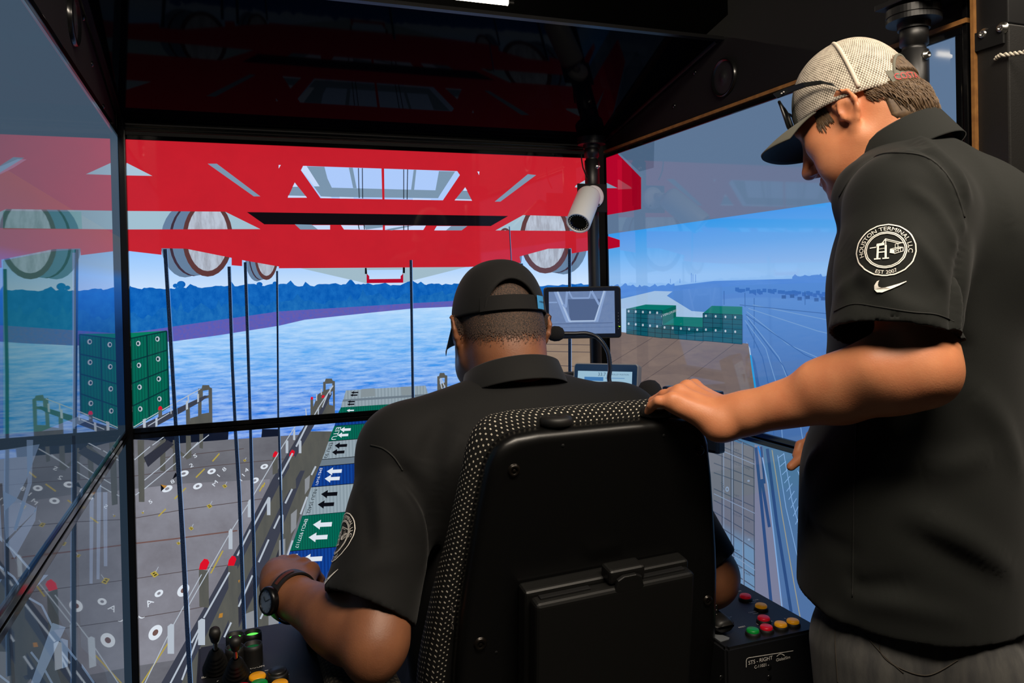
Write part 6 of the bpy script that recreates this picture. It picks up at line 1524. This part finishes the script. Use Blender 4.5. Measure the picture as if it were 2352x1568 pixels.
# ------------------------------------------------------------------ seated man
SK2 = skin_mat('skin_brown', (136, 88, 60), (118, 74, 50), 0)
M_POLO2 = cloth_mat('polo_dark', (15, 15, 15), (12, 12, 12)); M_COL2 = cloth_mat('collar_dark', (20, 20, 20), (17, 17, 17))
PX_, PY_ = .480, 1.275
op_ = thing('person', 'seated man seen from behind in black polo and black cap working the controls', 'person', (PX_, PY_ + .02, .585))
H2 = at(1147, 766, 1.435); M2 = head_frame(math.radians(-3), math.radians(12), math.radians(0))
h2w = lambda x, y, z: H2 + M2 @ np.array([x, y, z])
def Q(f, l, z): return np.array([PX_ - l, PY_ + f, z])
sL = np.array([.275, 1.270, 1.135]); sR = np.array([.690, 1.285, 1.135])
eL = at(862, 1470, 1.12); wL = at(668, 1368, 1.275); eR = np.array([.792, 1.165, .878]); wR = np.array([.805, 1.37, .868])
pr = head_prims(H2, M2, 1.03, 1.1)
NB2 = Q(.0, .0, 1.165)
pr += [rc(h2w(-.025, 0, -.05), NB2, .062, .070, .03), rc(h2w(-.045, 0, -.02), Q(-.03, 0, 1.17), .052, .06, .03), el(h2w(-.055, 0, -.045), (.045, .05, .04), M2, .03),
       rcs(Q(0, 0, .84), Q(0, 0, 1.06), .15, .16, (0, 1, 0), .62, .03), rc(sL, sR, .05, .05, .04), rc(NB2, sL, .05, .05, .03), rc(NB2, sR, .05, .05, .03), rcs(Q(0, -.08, .70), Q(0, .08, .70), .10, .10, UPZ, 1, .04)]
fm2 = eL + (wL - eL) * .45
pr += [rc(sL, eL, .054, .045, .02), rc(eL, eL + (wL - eL) * .3, .046, .049, .02), rc(eL + (wL - eL) * .25, fm2, .049, .045, .02), rc(fm2, wL, .045, .0325, .02), el(eL + np.array([-.010, -.016, -.018]), (.030, .032, .034), None, .025),
       rc(sR, eR, .060, .052, .02), rc(eR, wR, .052, .033, .02)]
# fist on the left joystick
m2c = [at(716, 1306, 1.345), at(698, 1296, 1.375), at(674, 1288, 1.40), at(650, 1290, 1.415)]
n2 = nrm(UPZ * .75 - VF * .45 - VR * .2)
f2 = [[at(734, 1330, 1.375), at(728, 1356, 1.385), at(712, 1362, 1.37)], [at(724, 1318, 1.41), at(722, 1348, 1.425), at(704, 1358, 1.405)], [at(700, 1306, 1.44), at(702, 1338, 1.45), at(690, 1350, 1.43)], [at(674, 1302, 1.455), at(680, 1330, 1.465), at(672, 1344, 1.445)]]
pr += hand_prims(m2c, wL, f2, [wL + VR * .018, at(712, 1360, 1.30), at(738, 1356, 1.33), at(748, 1346, 1.36)], n2)
pr += [rc(wL, at(640, 1322, 1.35), .031, .026, .02), rc(at(628, 1345, 1.31), at(632, 1308, 1.38), .022, .020, .018)]
# right hand resting on the right-hand controls
m3 = [wR + V3(v) for v in ((-.030, .085, .006), (-.010, .09, .010), (.012, .086, .008), (.032, .076, .002))]
f3 = [[m + V3(v) for v in ((0, .035, -.006), (0, .052, -.026), (0, .055, -.042))] for m in m3]
pr += hand_prims(m3, wR, f3, [wR + V3((-.02, .02, -.004)), wR + V3((-.048, .05, -.01)), wR + V3((-.056, .08, -.018)), wR + V3((-.05, .10, -.026))], UPZ)
hl2, hr2 = Q(.03, .10, .69), Q(.03, -.10, .69); kl2, kr2 = np.array([.385, 1.70, .665]), np.array([.625, 1.70, .665]); al2, ar2 = np.array([.40, 1.76, .20]), np.array([.66, 1.76, .20])
pr += [rc(hl2, kl2, .075, .055, .02), rc(hr2, kr2, .075, .055, .02), rc(kl2, al2, .053, .038, .02), rc(kr2, ar2, .053, .038, .02), rc(al2, al2 + [0, .1, -.055], .035, .03, .02), rc(ar2, ar2 + [0, .1, -.055], .035, .03, .02)]
bod2 = sdf_obj('body', pr, .0034, SK2, op_)
p2 = [rcs(Q(.0, 0, .82), Q(.0, 0, 1.04), .185, .205, (0, 1, 0), .62, .05), rcs(Q(.055, 0, .66), Q(.03, 0, .84), .185, .185, (0, 1, 0), .62, .05), el(Q(.10, 0, .86), (.15, .13, .16), None, .06),
      rc(sL + V3((.02, 0, -.02)), sR + V3((-.02, 0, -.02)), .080, .080, .05), rc(Q(-.005, 0, 1.165), sL + [0, 0, -.002], .068, .062, .05), rc(Q(-.005, 0, 1.165), sR + [0, 0, -.002], .068, .062, .05), el(Q(-.03, 0, 1.06), (.19, .10, .12), None, .05)]
tB = at(846, 1398, 1.150); td = nrm(tB - sL)
p2 += [rc(sL + V3((.004, 0, -.01)), sL + (tB - sL) * .5 + V3((.006, 0, 0)), .070, .066, .03), rc(sL + (tB - sL) * .45 + V3((.006, 0, 0)), tB + td * .03, (.068), .074, .02)]
uB = sR + (eR - sR) * .95; ud = nrm(uB - sR)
p2 += [rc(sR, uB + ud * .02, .072, .066, .03)]
for (a, b, r_) in () and (((905, 1080, 1.20), (960, 1200, 1.19), .010), ((935, 1060, 1.22), (990, 1150, 1.2), .010), ((840, 1130, 1.16), (870, 1240, 1.12), .007), ((1030, 1000, 1.2), (1000, 1160, 1.19), .010), ((860, 1330, 1.08), (940, 1300, 1.12), .007)):
    p2.append(rc(at(*a), at(*b), r_, r_ * .6, .035))
p2 += [] and [rc(at(890, 1075, 1.19), at(950, 1190, 1.175), .007, .005, .02, True), rc(at(990, 1080, 1.19), at(985, 1210, 1.17), .008, .006, .02, True)]
p2 += [cut(Q(0, 0, .655), -UPZ, .005), dict(t='cyl', a=tB, n=nrm(td - VR * .22), k=.004, sub=True, R=.105, L=.12, lo=tB - .2, hi=tB + .2), dict(t='cyl', a=uB, n=ud, k=.004, sub=True, R=.09, L=.1, lo=uB - .2, hi=uB + .2),
       rc(tB - td * .05, tB + td * .06, .058, .068, .006, True), rc(uB - ud * .03, uB + ud * .05, .058, .060, .006, True)]
polo2 = sdf_obj('polo_shirt', p2, .0042, M_POLO2, op_, relax=3)
press_folds(polo2, [([(913, 1077), (953, 1117), (988, 1170), (995, 1231)], -.016, .016), ([(900, 1100), (940, 1150), (965, 1220), (970, 1300)], .010, .018), ([(1060, 1000), (1030, 1070), (1008, 1170)], .008, .018), ([(860, 1110), (870, 1200), (880, 1260)], .005, .018), ([(830, 1120), (845, 1180), (850, 1250)], -.005, .014),
    ([(1020, 960), (990, 1010), (975, 1060)], -.007, .018), ([(1010, 1100), (1000, 1200), (985, 1300)], -.006, .014), ([(800, 1330), (850, 1300), (920, 1290)], .004, .016)])
bv2 = bvh_of(polo2)
collar_part(polo2, Q(.012, 0, 1.218), nrm(UPZ + np.array([0, .38, 0])), (0, 1, 0), .075, .092, .028, -.010, M_COL2, gap=.5, back_rise=.006)
seam_px(bv2, polo2, [(852, 1022), (880, 1030), (905, 1050), (925, 1080)])
# emblem wrapping the outer side of the sleeve
cE = sL + (tB - sL) * .56; Ns = nrm(V3((-.965, -.19, .10))); uyE = nrm(-td - Ns * (-td @ Ns)); uxE = np.cross(uyE, Ns)
round_logo(.0345).build('embroidered_emblem', M_THR, polo2, bv2, cE + Ns * .03, uxE, uyE, Ns)
swoosh(.033).build('embroidered_swoosh', M_THR, polo2, bv2, cE + Ns * .03 - uyE * .052 + uxE * .004, uxE, uyE, Ns)
M_TRS = cloth_mat('trousers_dark', (22, 24, 30), (18, 20, 26))
sdf_obj('trousers', [rcs(Q(0, -.08, .695), Q(0, .08, .695), .112, .112, UPZ, 1, .05), rc(hl2, kl2, .098, .078, .03), rc(hr2, kr2, .098, .078, .03), rc(kl2, al2 + UPZ * .02, .076, .066, .03), rc(kr2, ar2 + UPZ * .02, .076, .066, .03), cut(al2 - UPZ * .03, -UPZ, .004), cut(Q(0, 0, .80), UPZ, .004)], .0055, M_TRS, op_)
def shoe2(ank):
    g = ank.copy(); g[2] = .1005; f = np.array([0, 1.0, 0]); sh_ = sdf_obj('shoe', [rcs(g - f * .045 + UPZ * .045, g + f * .155 + UPZ * .036, .042, .042, UPZ, .85, .02), rc(g - f * .02 + UPZ * .055, g - f * .01 + UPZ * .10, .042, .04, .02), cut(g + UPZ * .001, -UPZ, .002)], .005, M_SHOE, op_)
shoe2(al2); shoe2(ar2)
M_CBL = cloth_mat('cap_black', (16, 15, 15), (13, 12, 12))
cap2, W2 = cap_parts(op_, H2, M2, .1015, .0840, .030, .026, .131, M_CBL, (.60, .058), M_CBL, M_CBL, M_CBL, strapz=.026, brim_len=.072, brim_w=.083, brim_drop=.036, brim_tilt=.018)
def rim_pt(ph, z, e): return (-.004 + (.1015 + e) * math.cos(ph), (.084 + e) * math.sin(ph), z)
tv = [rim_pt(math.pi + .60 + .10 * a, .027 + .024 * b, .0062) for b in (0, 1) for a in (0, .5, 1)]
mesh_obj('strap_label', W2([rim_pt(-math.pi + .52 + .22 * a, .0275 + .024 * b, .0066) for b in (0, 1) for a in (0, .5, 1)]), [(0, 1, 4, 3), (1, 2, 5, 4)], mat('label_blue', (60, 140, 196), .6), cap2)
b1 = MB()
for k in range(5):
    a = .59 + .024 * k * 1.3; b1.add(W2([rim_pt(-math.pi + a + da, z, .0072) for da, z in ((0, .039), (.012, .039), (.012, .042), (0, .042))]), [(0, 1, 2, 3)])
b1.build('label_marks', M_BLKM, cap2)
# close-cropped hair
def crop_mat():
    m = mat('hair_cropped', (34, 25, 20), .7, noise=(420, (78, 56, 42), .12), bump=(520, .8, .002)); nt = m.node_tree; b = nt.nodes['Principled BSDF']
    uv = nt.nodes.new('ShaderNodeTexCoord'); s_ = nt.nodes.new('ShaderNodeSeparateXYZ'); nt.links.new(uv.outputs['UV'], s_.inputs[0])
    n = nt.nodes.new('ShaderNodeTexNoise'); n.inputs['Scale'].default_value = 420; nt.links.new(uv.outputs['Object'], n.inputs[0])
    a = nt.nodes.new('ShaderNodeMath'); a.operation = 'MULTIPLY_ADD'; nt.links.new(n.outputs['Fac'], a.inputs[0]); a.inputs[1].default_value = 1.5; a.inputs[2].default_value = -.75
    c = nt.nodes.new('ShaderNodeMath'); c.operation = 'ADD'; nt.links.new(a.outputs[0], c.inputs[0]); nt.links.new(s_.outputs[1], c.inputs[1])
    d = nt.nodes.new('ShaderNodeMath'); d.operation = 'GREATER_THAN'; nt.links.new(c.outputs[0], d.inputs[0]); d.inputs[1].default_value = .5; nt.links.new(d.outputs[0], b.inputs['Alpha']); return m
vv = []; ff = []; uv = []
def skull2(ph, z, e):
    k = math.sqrt(max(.02, 1 - ((z - .034) / .089) ** 2)) if z > .034 else 1 - .20 * ((.034 - z) / .08) ** 1.7
    return (-.010 + (.0965 + e) * k * math.cos(ph), (.0765 + e) * k * math.sin(ph), z)
NPH, NZ = 44, 22; bb2 = bvh_of(bod2)
for i in range(NPH + 1):
    ph = math.pi + (i / NPH * 2 - 1) * 1.62; edge = abs(ph - math.pi) / 1.62
    for j in range(NZ + 1):
        z = .100 - j / NZ * .165; vv.append(scalp_point(bb2, h2w, ph, z, .0022)); uv.append((i / NPH, min(1.2, max(-.3, (z + .050 - .035 * edge ** 3) / .055)) - max(0, edge - .86) * 5))
for i in range(NPH):
    for j in range(NZ): ff.append((i * (NZ + 1) + j, i * (NZ + 1) + j + 1, (i + 1) * (NZ + 1) + j + 1, (i + 1) * (NZ + 1) + j))
mesh_obj('hair', vv, ff, crop_mat(), op_, smooth=True, uvs=uv)
# wristwatch
wt = thing('wristwatch', 'black strapped wristwatch on the seated man\'s left wrist', 'watch', wL)
ad = nrm(wL - eL); nW = nrm(-VF * .55 - VR * .8 + UPZ * .12); nW = nrm(nW - ad * (nW @ ad)); tW = np.cross(ad, nW); wc_ = wL - ad * .004
vv = []; ff = []; K = 40
for i in range(K):
    a = 2 * math.pi * i / K; r = .0385
    for (dr, da) in ((0, -.0105), (.003, -.0105), (.0036, 0), (.003, .0105), (0, .0105)): vv.append(wc_ + (nW * math.cos(a) * .96 + tW * math.sin(a)) * (r + dr) + ad * da)
for i in range(K):
    for j in range(5): ff.append((i * 5 + j, i * 5 + (j + 1) % 5, ((i + 1) % K) * 5 + (j + 1) % 5, ((i + 1) % K) * 5 + j))
mesh_obj('strap', vv, ff, mat('watch_strap', (30, 26, 24), .5), wt)
vv = []; ff = []
for i in range(9):
    a = .62 + i * .11
    for da in (-.004, .004): vv.append(wc_ + (nW * math.cos(a) * .96 + tW * math.sin(a)) * .0426 + ad * da)
for i in range(8): ff.append((2 * i, 2 * i + 2, 2 * i + 3, 2 * i + 1))
mesh_obj('strap_stripe', vv, ff, mat('strap_brown', (82, 38, 26), .55), wt)
cc = wc_ + nW * .0385
MB().rev(cc, cc + nW, [(-.002, .021), (.004, .0225), (.008, .022), (.0105, .0195), (.0105, .0178), (.009, .0172)], 40).build('case', mat('watch_case', (22, 22, 24), .3, .6), wt)
di = MB().rev(cc + nW * .0088, cc + nW, [(0, .0174), (.0004, 0)], 36).build('dial', mat('watch_dial', (96, 108, 122), .15, spec=.8), wt)
b1 = MB()
for a in range(12):
    q = math.radians(30 * a); e = ad * math.cos(q) + tW * math.sin(q); s_ = np.cross(nW, e); p = cc + nW * .0096; b1.add([p + e * .0135 - s_ * .0005, p + e * .0158 - s_ * .0005, p + e * .0158 + s_ * .0005, p + e * .0135 + s_ * .0005], [(0, 1, 2, 3)])
b1.build('hour_marks', mat('watch_marks', (24, 28, 34), .4), di)
for q, L_, wd in ((.7, .009, .0016), (2.6, .0125, .0011)):
    e = ad * math.cos(q) + tW * math.sin(q); s_ = np.cross(nW, e); p = cc + nW * .0099; mesh_obj('hand', [p - s_ * wd / 2, p + e * L_ - s_ * wd / 2, p + e * L_ + s_ * wd / 2, p + s_ * wd / 2], [(0, 1, 2, 3)], mat('watch_marks', (24, 28, 34), .4), di)
MB().cyl(cc + nW * .004 + ad * .022, cc + nW * .004 + ad * .026, .003, n=12).build('crown', M_BLKG, wt)
# joystick under the fist
js0 = np.array([.145, 1.385, CZ + .035]); js1 = at(735, 1345, 1.40)
MB().rev(js0, js1, [(0, .020), (.006, .018), (.014, .012), (.02, .007), (np.linalg.norm(js1 - js0), .006)], 20).build('joystick', M_RUB, lc)
MB().ell(js1 + [0, 0, .002], (.0135, .0135, .0135), 20, 12).build('joystick_ball', M_CHR, lc)
